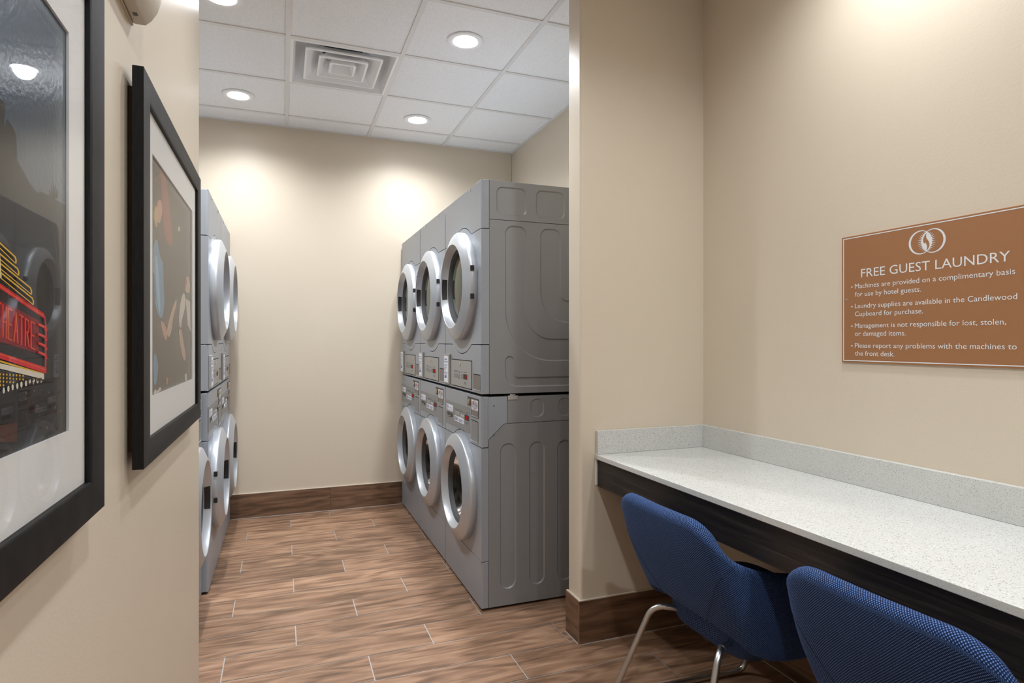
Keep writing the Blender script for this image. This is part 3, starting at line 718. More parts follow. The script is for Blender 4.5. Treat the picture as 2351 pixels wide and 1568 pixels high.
WZ = 1.047
RX, PITCH = .905, .701
ord_r = ['nearest in the right row', 'middle one in the right row', 'farthest in the right row, by the back wall']
dry = make_dryer(); wsh = make_washer()
for i in range(3):
    y = 3.155+PITCH*i
    for proto, nm, z in ((wsh, 'washing machine under a dryer', 0), (dry, 'dryer stacked on a washer', WZ)):
        o = proto if i == 0 else copy_tree(proto)
        o.location = (RX, y, z); o.rotation_euler = (0, 0, -math.pi/2); o['label'] = 'silver-grey %s, %s' % (nm, ord_r[i])
LX = -.359
for y, dx, has, a, b in ((3.150, -.030, False, 'nearest of the left row, half hidden by the picture wall', ''), (3.853, 0, True, 'second in the left row, under the nearer left dryer', 'nearer of the two in the left row'), (4.554, 0, True, 'at the far end of the left row by the back wall', 'farther of the two in the left row, by the back wall')):
    o = copy_tree(wsh); o.location = (LX+dx, y, 0); o.rotation_euler = (0, 0, math.pi/2); o['label'] = 'silver-grey front-loading washer, '+a
    if has:
        o = copy_tree(dry); o.location = (LX, y, WZ); o.rotation_euler = (0, 0, math.pi/2); o['label'] = 'silver-grey stacked dryer, '+b
ART_NEON=[('bld',[(0.33,1.64),(0.6,1.62),(0.7259,1.5556),(0.7398,1.5562),(0.7543,1.5554),(0.7543,1.5457),(0.7511,1.5367),(0.7543,1.5303),(0.7586,1.5414),(0.7717,1.5382),(0.7819,1.5324),(0.7842,1.5064),(0.8209,1.4898),(0.8407,1.4846),(0.8517,1.4891),(0.8762,1.4901),(0.9287,1.4907),(0.945,1.491),(0.945,1.19),(0.33,1.19)]),
('bld',[(0.8777,1.4878),(0.88,1.4999),(0.8837,1.4876)]),
('bld',[(0.8837,1.4891),(0.886,1.5061),(0.8899,1.4889)]),
('bld',[(0.8899,1.4905),(0.8922,1.5124),(0.8961,1.4903)]),
('bld',[(0.8961,1.4919),(0.8984,1.5091),(0.9024,1.4916)]),
('bld',[(0.9024,1.4933),(0.9048,1.5057),(0.9088,1.4931)]),
('red',[(0.335,1.457),(0.862,1.3478),(0.862,1.3418),(0.335,1.455)]),
('org',[(0.335,1.456),(0.862,1.345),(0.862,1.3439),(0.335,1.456)]),
('drd',[(0.731,1.3573),(0.8451,1.339),(0.8451,1.3009),(0.731,1.3163)]),
('red',[(0.7328,1.3536),(0.7433,1.3514),(0.7455,1.3531),(0.7349,1.3552)]),
('red',[(0.737,1.3538),(0.737,1.3206),(0.7412,1.3206),(0.7412,1.3541)]),
('red',[(0.7456,1.3521),(0.7456,1.3191),(0.7499,1.3192),(0.7499,1.3523)]),
('red',[(0.7539,1.3504),(0.7539,1.3177),(0.7583,1.3177),(0.7583,1.3506)]),
('red',[(0.7454,1.3351),(0.7565,1.333),(0.7585,1.3347),(0.7474,1.3368)]),
('red',[(0.7722,1.3477),(0.7608,1.35),(0.7584,1.3483),(0.7698,1.346)]),
('red',[(0.7587,1.3494),(0.7587,1.3169),(0.7632,1.3169),(0.7632,1.3497)]),
('red',[(0.7586,1.317),(0.7703,1.315),(0.772,1.3167),(0.7603,1.3187)]),
('red',[(0.7585,1.3327),(0.7683,1.3308),(0.7704,1.3326),(0.7606,1.3344)]),
('red',[(0.7769,1.3146),(0.7816,1.3459),(0.7769,1.3459),(0.7723,1.3147)]),
('red',[(0.7767,1.3457),(0.7815,1.3131),(0.7862,1.3132),(0.7814,1.3461)]),
('red',[(0.774,1.3261),(0.7824,1.3246),(0.7845,1.3263),(0.776,1.3278)]),
('red',[(0.7863,1.3427),(0.7986,1.3402),(0.8013,1.3419),(0.7888,1.3444)]),
('red',[(0.7912,1.3429),(0.7912,1.3114),(0.7962,1.3114),(0.7962,1.3431)]),
('red',[(0.8064,1.3097),(0.8064,1.341),(0.8014,1.3408),(0.8014,1.3097)]),
('red',[(0.8009,1.3399),(0.8114,1.3365),(0.8149,1.3381),(0.8043,1.3414)]),
('red',[(0.809,1.3382),(0.8115,1.3309),(0.8166,1.3313),(0.8141,1.3387)]),
('red',[(0.8114,1.3325),(0.809,1.3247),(0.8142,1.3246),(0.8166,1.3324)]),
('red',[(0.8137,1.3263),(0.8022,1.3263),(0.8021,1.3243),(0.8135,1.3244)]),
('red',[(0.8056,1.325),(0.8115,1.308),(0.8166,1.3082),(0.8106,1.3254)]),
('red',[(0.8329,1.3356),(0.8193,1.3383),(0.8165,1.3365),(0.83,1.3338)]),
('red',[(0.8169,1.3377),(0.8169,1.3071),(0.8221,1.3071),(0.8221,1.3379)]),
('red',[(0.8168,1.3072),(0.8306,1.3049),(0.8326,1.3067),(0.8188,1.309)]),
('red',[(0.8166,1.3219),(0.8282,1.3197),(0.8307,1.3215),(0.8191,1.3237)]),
('org',[(0.7342,1.3539),(0.7432,1.3521),(0.744,1.3527),(0.735,1.3545)]),
('org',[(0.7383,1.3535),(0.7383,1.321),(0.7399,1.321),(0.7399,1.3536)]),
('org',[(0.7469,1.3518),(0.7469,1.3195),(0.7486,1.3195),(0.7486,1.3519)]),
('org',[(0.7553,1.3501),(0.7553,1.3181),(0.757,1.3181),(0.757,1.3502)]),
('org',[(0.7469,1.3355),(0.7563,1.3337),(0.757,1.3344),(0.7476,1.3361)]),
('org',[(0.7706,1.3474),(0.7609,1.3493),(0.76,1.3487),(0.7697,1.3467)]),
('org',[(0.7601,1.3491),(0.7601,1.3173),(0.7618,1.3173),(0.7618,1.3492)]),
('org',[(0.7601,1.3173),(0.7699,1.3157),(0.7705,1.3164),(0.7607,1.318)]),
('org',[(0.76,1.333),(0.768,1.3315),(0.7688,1.3322),(0.7608,1.3337)]),
('org',[(0.7755,1.315),(0.7801,1.3455),(0.7783,1.3455),(0.7738,1.3151)]),
('org',[(0.7783,1.3454),(0.7829,1.3135),(0.7847,1.3135),(0.78,1.3455)]),
('org',[(0.7755,1.3265),(0.7821,1.3253),(0.7829,1.3259),(0.7763,1.3271)]),
('org',[(0.788,1.343),(0.7985,1.3409),(0.7995,1.3416),(0.7889,1.3437)]),
('org',[(0.7928,1.3425),(0.7928,1.3119),(0.7946,1.3119),(0.7946,1.3426)]),
('org',[(0.8049,1.3101),(0.8049,1.3405),(0.803,1.3405),(0.803,1.3102)]),
('org',[(0.8028,1.3401),(0.8117,1.3373),(0.813,1.3379),(0.804,1.3407)]),
('org',[(0.8108,1.3379),(0.8129,1.3314),(0.8149,1.3316),(0.8127,1.3381)]),
('org',[(0.8129,1.332),(0.8108,1.3251),(0.8127,1.3251),(0.8149,1.332)]),
('org',[(0.8125,1.3257),(0.8033,1.3257),(0.8032,1.325),(0.8125,1.325)]),
('org',[(0.8073,1.3247),(0.8129,1.3085),(0.8149,1.3085),(0.8092,1.3248)]),
('org',[(0.831,1.3352),(0.8194,1.3376),(0.8184,1.3369),(0.8299,1.3345)]),
('org',[(0.8185,1.3373),(0.8185,1.3076),(0.8205,1.3075),(0.8205,1.3374)]),
('org',[(0.8185,1.3076),(0.8301,1.3056),(0.8309,1.3063),(0.8192,1.3083)]),
('org',[(0.8184,1.3222),(0.8279,1.3205),(0.8288,1.3212),(0.8193,1.3229)]),
('red',[(0.8377,1.3334),(0.859,1.3303),(0.8601,1.3268),(0.8689,1.3276),(0.865,1.3328),(0.8412,1.3363)]),
('org',[(0.8423,1.3346),(0.8614,1.3316),(0.8635,1.3293),(0.8654,1.3296),(0.8626,1.3322),(0.8432,1.3353)]),
('red',[(0.8377,1.3223),(0.859,1.3189),(0.8601,1.3153),(0.8689,1.316),(0.865,1.3213),(0.8412,1.3251)]),
('org',[(0.8423,1.3234),(0.8614,1.3201),(0.8635,1.3178),(0.8654,1.3181),(0.8626,1.3207),(0.8432,1.324)]),
('red',[(0.8377,1.312),(0.859,1.3083),(0.8601,1.3047),(0.8689,1.3053),(0.865,1.3106),(0.8412,1.3148)]),
('org',[(0.8423,1.3131),(0.8614,1.3095),(0.8635,1.3072),(0.8654,1.3074),(0.8626,1.3101),(0.8432,1.3137)]),
('red',[(0.8377,1.3017),(0.859,1.2977),(0.8601,1.2942),(0.8689,1.2946),(0.865,1.3),(0.8412,1.3045)]),
('org',[(0.8423,1.3027),(0.8614,1.2989),(0.8635,1.2966),(0.8654,1.2968),(0.8626,1.2995),(0.8432,1.3033)]),
('red',[(0.8573,1.3446),(0.8613,1.3306),(0.8598,1.2813),(0.8642,1.2811),(0.8657,1.3308),(0.8617,1.3449)]),
('red',[(0.335,1.368),(0.8645,1.2842),(0.8645,1.2771),(0.335,1.366)]),
('org',[(0.335,1.372),(0.8645,1.2818),(0.8645,1.281),(0.335,1.371)]),
('yel',[(0.335,1.36),(0.8556,1.2781),(0.8556,1.276),(0.335,1.359)]),
('wht',[(0.335,1.35),(0.8571,1.277),(0.8571,1.2707),(0.335,1.348)]),
('yel',[(0.7343,1.4123),(0.7732,1.4026),(0.7755,1.3999),(0.7747,1.3963),(0.7782,1.3966),(0.779,1.4005),(0.7758,1.4039),(0.7365,1.4136)]),
('yel',[(0.7361,1.4071),(0.7691,1.3979),(0.7748,1.3964),(0.7764,1.3973),(0.7707,1.3987),(0.7375,1.4079)]),
('yel',[(0.6315,1.425),(0.7346,1.4123),(0.7362,1.4136),(0.6327,1.4261)]),
('yel',[(0.7344,1.4015),(0.7799,1.3908),(0.7821,1.388),(0.7813,1.3845),(0.7849,1.3847),(0.7857,1.3886),(0.7824,1.3921),(0.7364,1.4028)]),
('yel',[(0.7361,1.3963),(0.7756,1.3861),(0.7815,1.3845),(0.7831,1.3854),(0.7772,1.387),(0.7375,1.3972)]),
('yel',[(0.6315,1.4159),(0.7346,1.4015),(0.7362,1.4028),(0.6327,1.4171)]),
('yel',[(0.7344,1.3924),(0.8143,1.3736),(0.8167,1.3706),(0.8158,1.3668),(0.8197,1.367),(0.8206,1.3711),(0.8169,1.3749),(0.7364,1.3936)]),
('yel',[(0.7361,1.3871),(0.8096,1.3688),(0.816,1.3669),(0.8178,1.3678),(0.8112,1.3696),(0.7375,1.388)]),
('yel',[(0.6315,1.4083),(0.7346,1.3924),(0.7362,1.3937),(0.6327,1.4094)]),
('yel',[(0.7344,1.3835),(0.8195,1.3626),(0.822,1.3596),(0.8211,1.3558),(0.8251,1.3559),(0.826,1.36),(0.8222,1.3639),(0.7364,1.3848)]),
('yel',[(0.7361,1.3783),(0.8147,1.3579),(0.8213,1.3559),(0.8231,1.3568),(0.8164,1.3587),(0.7374,1.3791)]),
('yel',[(0.6315,1.4009),(0.7346,1.3835),(0.7362,1.3848),(0.6327,1.402)]),
('crm',[(0.7243,1.4263),(0.7317,1.4056),(0.7361,1.3775),(0.7417,1.3782),(0.7371,1.4067),(0.7296,1.4276)]),
('yel',[(0.7203,1.4257),(0.7269,1.3774),(0.7303,1.3778),(0.7236,1.4264)]),
('yel',[(0.7286,1.2834),(0.7306,1.2846),(0.7327,1.2832),(0.7306,1.282)]),
('yel',[(0.7286,1.2799),(0.7306,1.2811),(0.7327,1.2797),(0.7306,1.2785)]),
('yel',[(0.7286,1.2764),(0.7306,1.2776),(0.7327,1.2762),(0.7306,1.275)]),
('yel',[(0.7286,1.2729),(0.7306,1.2741),(0.7327,1.2726),(0.7306,1.2714)]),
('yel',[(0.7357,1.2828),(0.7378,1.2841),(0.7399,1.2826),(0.7378,1.2814)]),
('yel',[(0.7357,1.2793),(0.7378,1.2805),(0.7399,1.2791),(0.7378,1.2778)]),
('yel',[(0.7357,1.2757),(0.7378,1.2769),(0.7399,1.2755),(0.7378,1.2743)]),
('yel',[(0.7357,1.2722),(0.7378,1.2734),(0.7399,1.2719),(0.7378,1.2707)]),
('yel',[(0.7431,1.2822),(0.7452,1.2835),(0.7473,1.282),(0.7452,1.2808)]),
('yel',[(0.7431,1.2787),(0.7452,1.2799),(0.7473,1.2784),(0.7452,1.2772)]),
('yel',[(0.7431,1.2751),(0.7452,1.2763),(0.7473,1.2748),(0.7452,1.2736)]),
('yel',[(0.7431,1.2715),(0.7452,1.2727),(0.7473,1.2712),(0.7452,1.27)]),
('yel',[(0.7506,1.2816),(0.7527,1.2829),(0.7549,1.2814),(0.7527,1.2802)]),
('yel',[(0.7506,1.278),(0.7527,1.2792),(0.7549,1.2778),(0.7527,1.2765)]),
('yel',[(0.7506,1.2744),(0.7527,1.2756),(0.7549,1.2741),(0.7527,1.2729)]),
('yel',[(0.7582,1.281),(0.7604,1.2823),(0.7627,1.2808),(0.7604,1.2795)]),
('yel',[(0.7582,1.2773),(0.7604,1.2786),(0.7627,1.2771),(0.7604,1.2758)]),
('yel',[(0.7582,1.2737),(0.7604,1.2749),(0.7627,1.2734),(0.7604,1.2722)]),
('yel',[(0.7661,1.2804),(0.7683,1.2817),(0.7706,1.2801),(0.7683,1.2789)]),
('yel',[(0.7661,1.2767),(0.7683,1.2779),(0.7706,1.2764),(0.7683,1.2751)]),
('yel',[(0.7661,1.273),(0.7683,1.2742),(0.7706,1.2727),(0.7683,1.2714)]),
('yel',[(0.7741,1.2797),(0.7764,1.281),(0.7788,1.2795),(0.7764,1.2782)]),
('yel',[(0.7741,1.276),(0.7764,1.2772),(0.7788,1.2757),(0.7764,1.2744)]),
('yel',[(0.7823,1.2791),(0.7847,1.2804),(0.7871,1.2788),(0.7847,1.2775)]),
('yel',[(0.7823,1.2753),(0.7847,1.2766),(0.7871,1.275),(0.7847,1.2737)]),
('yel',[(0.7907,1.2784),(0.7932,1.2797),(0.7957,1.2781),(0.7932,1.2768)]),
('yel',[(0.7907,1.2745),(0.7932,1.2758),(0.7957,1.2742),(0.7932,1.2729)]),
('wht',[(0.7354,1.2649),(0.7346,1.2628),(0.7327,1.262),(0.7307,1.2631),(0.7299,1.2653),(0.7307,1.2675),(0.7327,1.2682),(0.7346,1.2672)]),
('wht',[(0.7477,1.2659),(0.7468,1.2637),(0.7448,1.263),(0.7428,1.2641),(0.742,1.2663),(0.7428,1.2685),(0.7448,1.2693),(0.7468,1.2682)]),
('wht',[(0.7586,1.2669),(0.7577,1.2647),(0.7556,1.2639),(0.7536,1.265),(0.7527,1.2673),(0.7536,1.2695),(0.7556,1.2703),(0.7577,1.2693)]),
('wht',[(0.7691,1.2677),(0.7682,1.2655),(0.7661,1.2647),(0.7639,1.2658),(0.763,1.2681),(0.7639,1.2704),(0.7661,1.2712),(0.7682,1.2701)]),
('wht',[(0.7807,1.268),(0.7798,1.2657),(0.7776,1.2649),(0.7754,1.266),(0.7745,1.2684),(0.7754,1.2707),(0.7776,1.2715),(0.7798,1.2704)]),
('wht',[(0.7916,1.2689),(0.7906,1.2665),(0.7883,1.2657),(0.786,1.2669),(0.7851,1.2693),(0.786,1.2716),(0.7883,1.2724),(0.7906,1.2713)]),
('wht',[(0.804,1.2693),(0.803,1.267),(0.8006,1.2661),(0.7983,1.2673),(0.7973,1.2698),(0.7983,1.2721),(0.8006,1.273),(0.803,1.2718)]),
('wht',[(0.8147,1.27),(0.8137,1.2676),(0.8112,1.2667),(0.8088,1.2679),(0.8078,1.2704),(0.8088,1.2728),(0.8112,1.2737),(0.8137,1.2725)]),
('wht',[(0.8258,1.2703),(0.8247,1.2679),(0.8222,1.267),(0.8197,1.2682),(0.8186,1.2707),(0.8197,1.2731),(0.8222,1.274),(0.8247,1.2729)]),
('wht',[(0.8371,1.2706),(0.8361,1.2682),(0.8335,1.2673),(0.8309,1.2685),(0.8298,1.2711),(0.8309,1.2735),(0.8335,1.2744),(0.8361,1.2732)]),
('wht',[(0.8479,1.2707),(0.8468,1.2682),(0.8441,1.2673),(0.8415,1.2685),(0.8404,1.2711),(0.8415,1.2736),(0.8441,1.2745),(0.8468,1.2733)]),
('brd',[(0.8248,1.2683),(0.8245,1.2674),(0.822,1.2678),(0.8214,1.2685),(0.8222,1.2699),(0.8243,1.2699)]),
('bro',[(0.8024,1.2391),(0.8021,1.238),(0.8001,1.2381),(0.8001,1.2393),(0.8003,1.2402),(0.8018,1.24)]),
('bro',[(0.9017,1.2344),(0.9008,1.2334),(0.8983,1.2336),(0.8973,1.2349),(0.8984,1.2362),(0.9,1.2353)]),
('crmd',[(0.8718,1.2542),(0.8702,1.2535),(0.8669,1.253),(0.8662,1.2546),(0.8675,1.256),(0.8702,1.2553)]),
('bro',[(0.8366,1.2235),(0.8342,1.2225),(0.8321,1.2226),(0.8314,1.2242),(0.8313,1.2263),(0.8348,1.2259)]),
('crmd',[(0.8045,1.259),(0.8022,1.258),(0.7987,1.257),(0.7978,1.2595),(0.7987,1.2607),(0.8021,1.2607)]),
('bro',[(0.8515,1.2506),(0.8493,1.2485),(0.8471,1.25),(0.8444,1.2512),(0.8459,1.2529),(0.8498,1.2526)]),
('bro',[(0.8367,1.2716),(0.8351,1.27),(0.8317,1.2703),(0.831,1.2719),(0.8317,1.2742),(0.8349,1.2734)]),
('brd',[(0.8037,1.261),(0.8024,1.2604),(0.8007,1.2605),(0.8007,1.2613),(0.8007,1.2623),(0.8028,1.2622)]),
('brd',[(0.8044,1.2534),(0.804,1.2521),(0.8015,1.2524),(0.8005,1.2537),(0.8019,1.2551),(0.8041,1.2541)]),
('brd',[(0.9167,1.2055),(0.9157,1.2043),(0.9115,1.204),(0.9098,1.2064),(0.912,1.2076),(0.9152,1.2078)]),
('bro',[(0.8225,1.2653),(0.8223,1.2635),(0.8194,1.2637),(0.8189,1.2656),(0.8197,1.2674),(0.8223,1.2667)]),
('brd',[(0.8579,1.2709),(0.8573,1.2705),(0.856,1.2702),(0.8552,1.2711),(0.8557,1.272),(0.857,1.2717)]),
('brd',[(0.842,1.226),(0.8405,1.2255),(0.8383,1.2251),(0.8379,1.2265),(0.8387,1.2276),(0.8406,1.2273)]),
('crmd',[(0.9133,1.2274),(0.911,1.225),(0.908,1.2266),(0.9055,1.2282),(0.9074,1.2307),(0.9119,1.2287)]),
('crmd',[(0.8342,1.2414),(0.8329,1.2405),(0.8309,1.2408),(0.8288,1.2419),(0.8311,1.2434),(0.833,1.2432)]),
('crmd',[(0.8927,1.234),(0.8898,1.2319),(0.8867,1.2324),(0.8857,1.2347),(0.8871,1.2371),(0.8899,1.237)]),
('brd',[(0.8399,1.2389),(0.8399,1.238),(0.8377,1.2384),(0.836,1.2393),(0.8376,1.2405),(0.8393,1.24)]),
('crmd',[(0.8945,1.2642),(0.893,1.263),(0.8911,1.2637),(0.8906,1.2644),(0.8917,1.2655),(0.8934,1.2655)]),
('crmd',[(0.8786,1.2157),(0.8771,1.215),(0.8753,1.2147),(0.8738,1.2163),(0.8755,1.2173),(0.8771,1.2168)]),
('bro',[(0.8019,1.2652),(0.8006,1.264),(0.7988,1.2636),(0.7975,1.2655),(0.7985,1.2671),(0.8012,1.2665)]),
('brd',[(0.8724,1.2418),(0.8716,1.2398),(0.8694,1.2403),(0.8671,1.2423),(0.8684,1.2434),(0.8718,1.2429)]),
('brd',[(0.81,1.2734),(0.8095,1.2723),(0.8076,1.2728),(0.8073,1.2735),(0.8079,1.2747),(0.8091,1.2743)]),
('bro',[(0.8164,1.2509),(0.8154,1.2498),(0.8142,1.2503),(0.813,1.2512),(0.8141,1.2519),(0.8155,1.2515)]),
('brd',[(0.9035,1.2688),(0.903,1.2676),(0.8992,1.2679),(0.8954,1.2692),(0.8982,1.271),(0.9033,1.2715)]),
('brd',[(0.8786,1.2273),(0.8766,1.2263),(0.8744,1.2268),(0.8734,1.2279),(0.8746,1.2284),(0.877,1.2284)]),
('crmd',[(0.9008,1.2271),(0.8998,1.2257),(0.8969,1.226),(0.8958,1.2276),(0.8971,1.2286),(0.8999,1.2282)]),
('brd',[(0.8083,1.2343),(0.8079,1.233),(0.8062,1.2335),(0.8048,1.2347),(0.8056,1.2362),(0.8077,1.2353)]),
('brd',[(0.8295,1.2176),(0.8289,1.2163),(0.8257,1.2166),(0.8232,1.2184),(0.8259,1.2196),(0.8288,1.2194)]),
('bro',[(0.8078,1.246),(0.8062,1.2453),(0.8045,1.2446),(0.8022,1.2465),(0.8038,1.2475),(0.8063,1.2477)]),
('brd',[(0.8339,1.2369),(0.8336,1.2356),(0.8322,1.2359),(0.8317,1.2371),(0.8322,1.2377),(0.8335,1.2383)]),
('brd',[(0.8769,1.2153),(0.8753,1.2145),(0.8731,1.2144),(0.8722,1.2159),(0.8729,1.2176),(0.8754,1.2164)]),
('brd',[(0.8886,1.2285),(0.8861,1.2271),(0.8816,1.227),(0.879,1.2295),(0.8812,1.2322),(0.8852,1.2313)]),
('brd',[(0.8053,1.2724),(0.8046,1.2715),(0.8029,1.2715),(0.8019,1.2726),(0.8029,1.2734),(0.8042,1.2732)]),
('brd',[(0.8449,1.2711),(0.8438,1.2692),(0.8412,1.2693),(0.8395,1.2714),(0.8405,1.2739),(0.8437,1.2727)]),
('brd',[(0.9164,1.2552),(0.9157,1.2545),(0.9141,1.2543),(0.9132,1.2554),(0.9146,1.2564),(0.9159,1.2559)]),
('crmd',[(0.8007,1.236),(0.8002,1.2354),(0.7985,1.2354),(0.7969,1.2364),(0.7979,1.2372),(0.8,1.2367)]),
('brd',[(0.8751,1.2475),(0.874,1.2468),(0.8719,1.2468),(0.8713,1.2478),(0.8717,1.2491),(0.8741,1.2486)]),
('brd',[(0.8391,1.2378),(0.8378,1.2365),(0.8338,1.2371),(0.831,1.2386),(0.8331,1.2397),(0.8375,1.24)]),
('brd',[(0.8073,1.2282),(0.8057,1.2273),(0.8028,1.2269),(0.8014,1.229),(0.8026,1.2307),(0.8056,1.2302)]),
('crmd',[(0.8858,1.267),(0.8856,1.2658),(0.8839,1.2665),(0.8828,1.2672),(0.8836,1.2676),(0.8854,1.268)]),
('brd',[(0.823,1.2644),(0.8199,1.2634),(0.8177,1.2633),(0.8173,1.2648),(0.8175,1.2665),(0.8205,1.2662)]),
('brd',[(0.8799,1.2672),(0.8778,1.2661),(0.8752,1.2667),(0.874,1.2676),(0.8753,1.2689),(0.8773,1.2681)]),
('bro',[(0.8315,1.2358),(0.8287,1.2345),(0.8254,1.2349),(0.8234,1.2366),(0.8259,1.2373),(0.829,1.2383)]),
('crmd',[(0.8296,1.2393),(0.8271,1.2377),(0.8247,1.2382),(0.8237,1.2399),(0.8252,1.2416),(0.8271,1.2405)]),
('brd',[(0.825,1.2215),(0.8249,1.2207),(0.8223,1.22),(0.8216,1.222),(0.8218,1.223),(0.8241,1.2237)]),
('crmd',[(0.8429,1.2588),(0.8424,1.258),(0.8403,1.2583),(0.8379,1.2592),(0.8397,1.2603),(0.8426,1.2599)]),
('bro',[(0.8368,1.2329),(0.8365,1.2324),(0.8354,1.2324),(0.8353,1.2331),(0.8355,1.2337),(0.8367,1.2333)]),
('bro',[(0.8114,1.2678),(0.8098,1.2666),(0.8076,1.267),(0.8062,1.2681),(0.8076,1.2696),(0.8104,1.2694)]),
('brd',[(0.8827,1.2435),(0.8814,1.2423),(0.8779,1.243),(0.8751,1.2442),(0.8774,1.2452),(0.8804,1.2453)]),
('crmd',[(0.9035,1.2469),(0.9022,1.2452),(0.8992,1.246),(0.8986,1.2473),(0.8993,1.2481),(0.902,1.2479)]),
('crmd',[(0.8627,1.2135),(0.8608,1.2112),(0.8563,1.2128),(0.8548,1.2146),(0.8562,1.2169),(0.8605,1.216)]),
('brd',[(0.8275,1.2375),(0.8264,1.2367),(0.8249,1.2373),(0.8242,1.2379),(0.8248,1.2385),(0.8262,1.2383)]),
('brd',[(0.8917,1.2277),(0.8905,1.2269),(0.8895,1.2271),(0.8889,1.228),(0.8894,1.2289),(0.8905,1.2283)]),
('brd',[(0.8545,1.2513),(0.8525,1.2499),(0.8505,1.2506),(0.8496,1.2518),(0.8503,1.2534),(0.8531,1.2527)]),
('crmd',[(0.8223,1.26),(0.8216,1.2585),(0.8195,1.2593),(0.8173,1.2604),(0.8189,1.2615),(0.8213,1.2615)]),
('crmd',[(0.8197,1.2727),(0.8177,1.2717),(0.815,1.2718),(0.8149,1.2729),(0.8151,1.2748),(0.8174,1.2747)]),
('brd',[(0.8963,1.2602),(0.894,1.2584),(0.8903,1.2594),(0.8877,1.2608),(0.8911,1.262),(0.8934,1.2621)]),
('brd',[(0.8103,1.2446),(0.8093,1.2437),(0.8076,1.2436),(0.8073,1.2449),(0.8073,1.2456),(0.8091,1.246)]),
('crmd',[(0.8376,1.2312),(0.8364,1.2306),(0.8349,1.2309),(0.8335,1.2317),(0.8345,1.2322),(0.836,1.2322)]),
('bro',[(0.8584,1.222),(0.8565,1.2214),(0.8539,1.2215),(0.8534,1.2226),(0.8541,1.2237),(0.8567,1.2235)]),
('bro',[(0.8744,1.2278),(0.8735,1.2265),(0.8713,1.2269),(0.8703,1.2282),(0.8712,1.2292),(0.8735,1.2291)]),
('bro',[(0.8185,1.2474),(0.8171,1.2459),(0.8145,1.2462),(0.8129,1.2479),(0.8145,1.2496),(0.8174,1.2487)]),
('bro',[(0.8864,1.2079),(0.8862,1.2073),(0.8849,1.2075),(0.8839,1.2083),(0.885,1.2088),(0.8866,1.2088)]),
('bro',[(0.8824,1.2122),(0.8818,1.2114),(0.8792,1.2109),(0.8774,1.2129),(0.879,1.2142),(0.8815,1.2141)]),
('brd',[(0.8812,1.2316),(0.8801,1.2305),(0.8782,1.2313),(0.8769,1.2321),(0.8782,1.2327),(0.8803,1.233)]),
('crmd',[(0.8891,1.2662),(0.8885,1.2653),(0.8865,1.2656),(0.8851,1.2664),(0.8866,1.267),(0.8887,1.2669)]),
('brd',[(0.9041,1.2519),(0.9006,1.25),(0.8966,1.2498),(0.8943,1.2527),(0.8973,1.2549),(0.9012,1.2544)]),
('bro',[(0.7259,1.2334),(0.7725,1.2305),(0.7725,1.2102),(0.7259,1.2174)]),
('brd',[(0.3877,1.3024),(0.3858,1.3057),(0.382,1.3057),(0.3801,1.3024),(0.382,1.2991),(0.3858,1.2991)]),
('brd',[(0.6551,1.3038),(0.6537,1.3063),(0.6508,1.3063),(0.6494,1.3038),(0.6508,1.3013),(0.6537,1.3013)]),
('bro',[(0.6048,1.284),(0.6026,1.2878),(0.5982,1.2878),(0.596,1.284),(0.5982,1.2802),(0.6026,1.2802)]),
('bro',[(0.5439,1.3108),(0.5424,1.3134),(0.5394,1.3134),(0.5379,1.3108),(0.5394,1.3082),(0.5424,1.3082)]),
('bro',[(0.6302,1.2754),(0.6284,1.2785),(0.6247,1.2785),(0.6229,1.2754),(0.6247,1.2722),(0.6284,1.2722)]),
('brd',[(0.4113,1.248),(0.4097,1.2507),(0.4066,1.2507),(0.4051,1.248),(0.4066,1.2453),(0.4097,1.2453)]),
('bro',[(0.7,1.3331),(0.6984,1.3359),(0.6951,1.3359),(0.6935,1.3331),(0.6951,1.3303),(0.6984,1.3303)]),
('brd',[(0.4606,1.27),(0.4594,1.2721),(0.4569,1.2721),(0.4556,1.27),(0.4569,1.2678),(0.4594,1.2678)]),
('bro',[(0.5011,1.3232),(0.4988,1.3272),(0.4941,1.3272),(0.4918,1.3232),(0.4941,1.3191),(0.4988,1.3191)]),
('brd',[(0.6175,1.3265),(0.6161,1.3289),(0.6133,1.3289),(0.612,1.3265),(0.6133,1.3241),(0.6161,1.3241)]),
('brd',[(0.4321,1.2321),(0.4303,1.2352),(0.4269,1.2352),(0.4251,1.2321),(0.4269,1.2291),(0.4303,1.2291)]),
('bro',[(0.3833,1.3355),(0.3823,1.3373),(0.3802,1.3373),(0.3792,1.3355),(0.3802,1.3337),(0.3823,1.3337)]),
('brd',[(0.5001,1.264),(0.4977,1.2682),(0.4928,1.2682),(0.4904,1.264),(0.4928,1.2598),(0.4977,1.2598)]),
('brd',[(0.5654,1.2273),(0.5638,1.23),(0.5607,1.23),(0.5591,1.2273),(0.5607,1.2247),(0.5638,1.2247)]),
('brd',[(0.4809,1.2636),(0.4794,1.2663),(0.4763,1.2663),(0.4747,1.2636),(0.4763,1.2609),(0.4794,1.2609)]),
('brd',[(0.4012,1.3305),(0.3992,1.3339),(0.3951,1.3339),(0.3931,1.3305),(0.3951,1.327),(0.3992,1.327)]),
('brd',[(0.5695,1.2782),(0.5683,1.2802),(0.566,1.2802),(0.5648,1.2782),(0.566,1.2761),(0.5683,1.2761)]),
('brd',[(0.4728,1.3241),(0.4707,1.3278),(0.4663,1.3278),(0.4641,1.3241),(0.4663,1.3203),(0.4707,1.3203)]),
('brd',[(0.6913,1.2757),(0.6891,1.2795),(0.6847,1.2795),(0.6825,1.2757),(0.6847,1.2719),(0.6891,1.2719)]),
('brd',[(0.5856,1.2886),(0.5832,1.2928),(0.5784,1.2928),(0.576,1.2886),(0.5784,1.2845),(0.5832,1.2845)]),
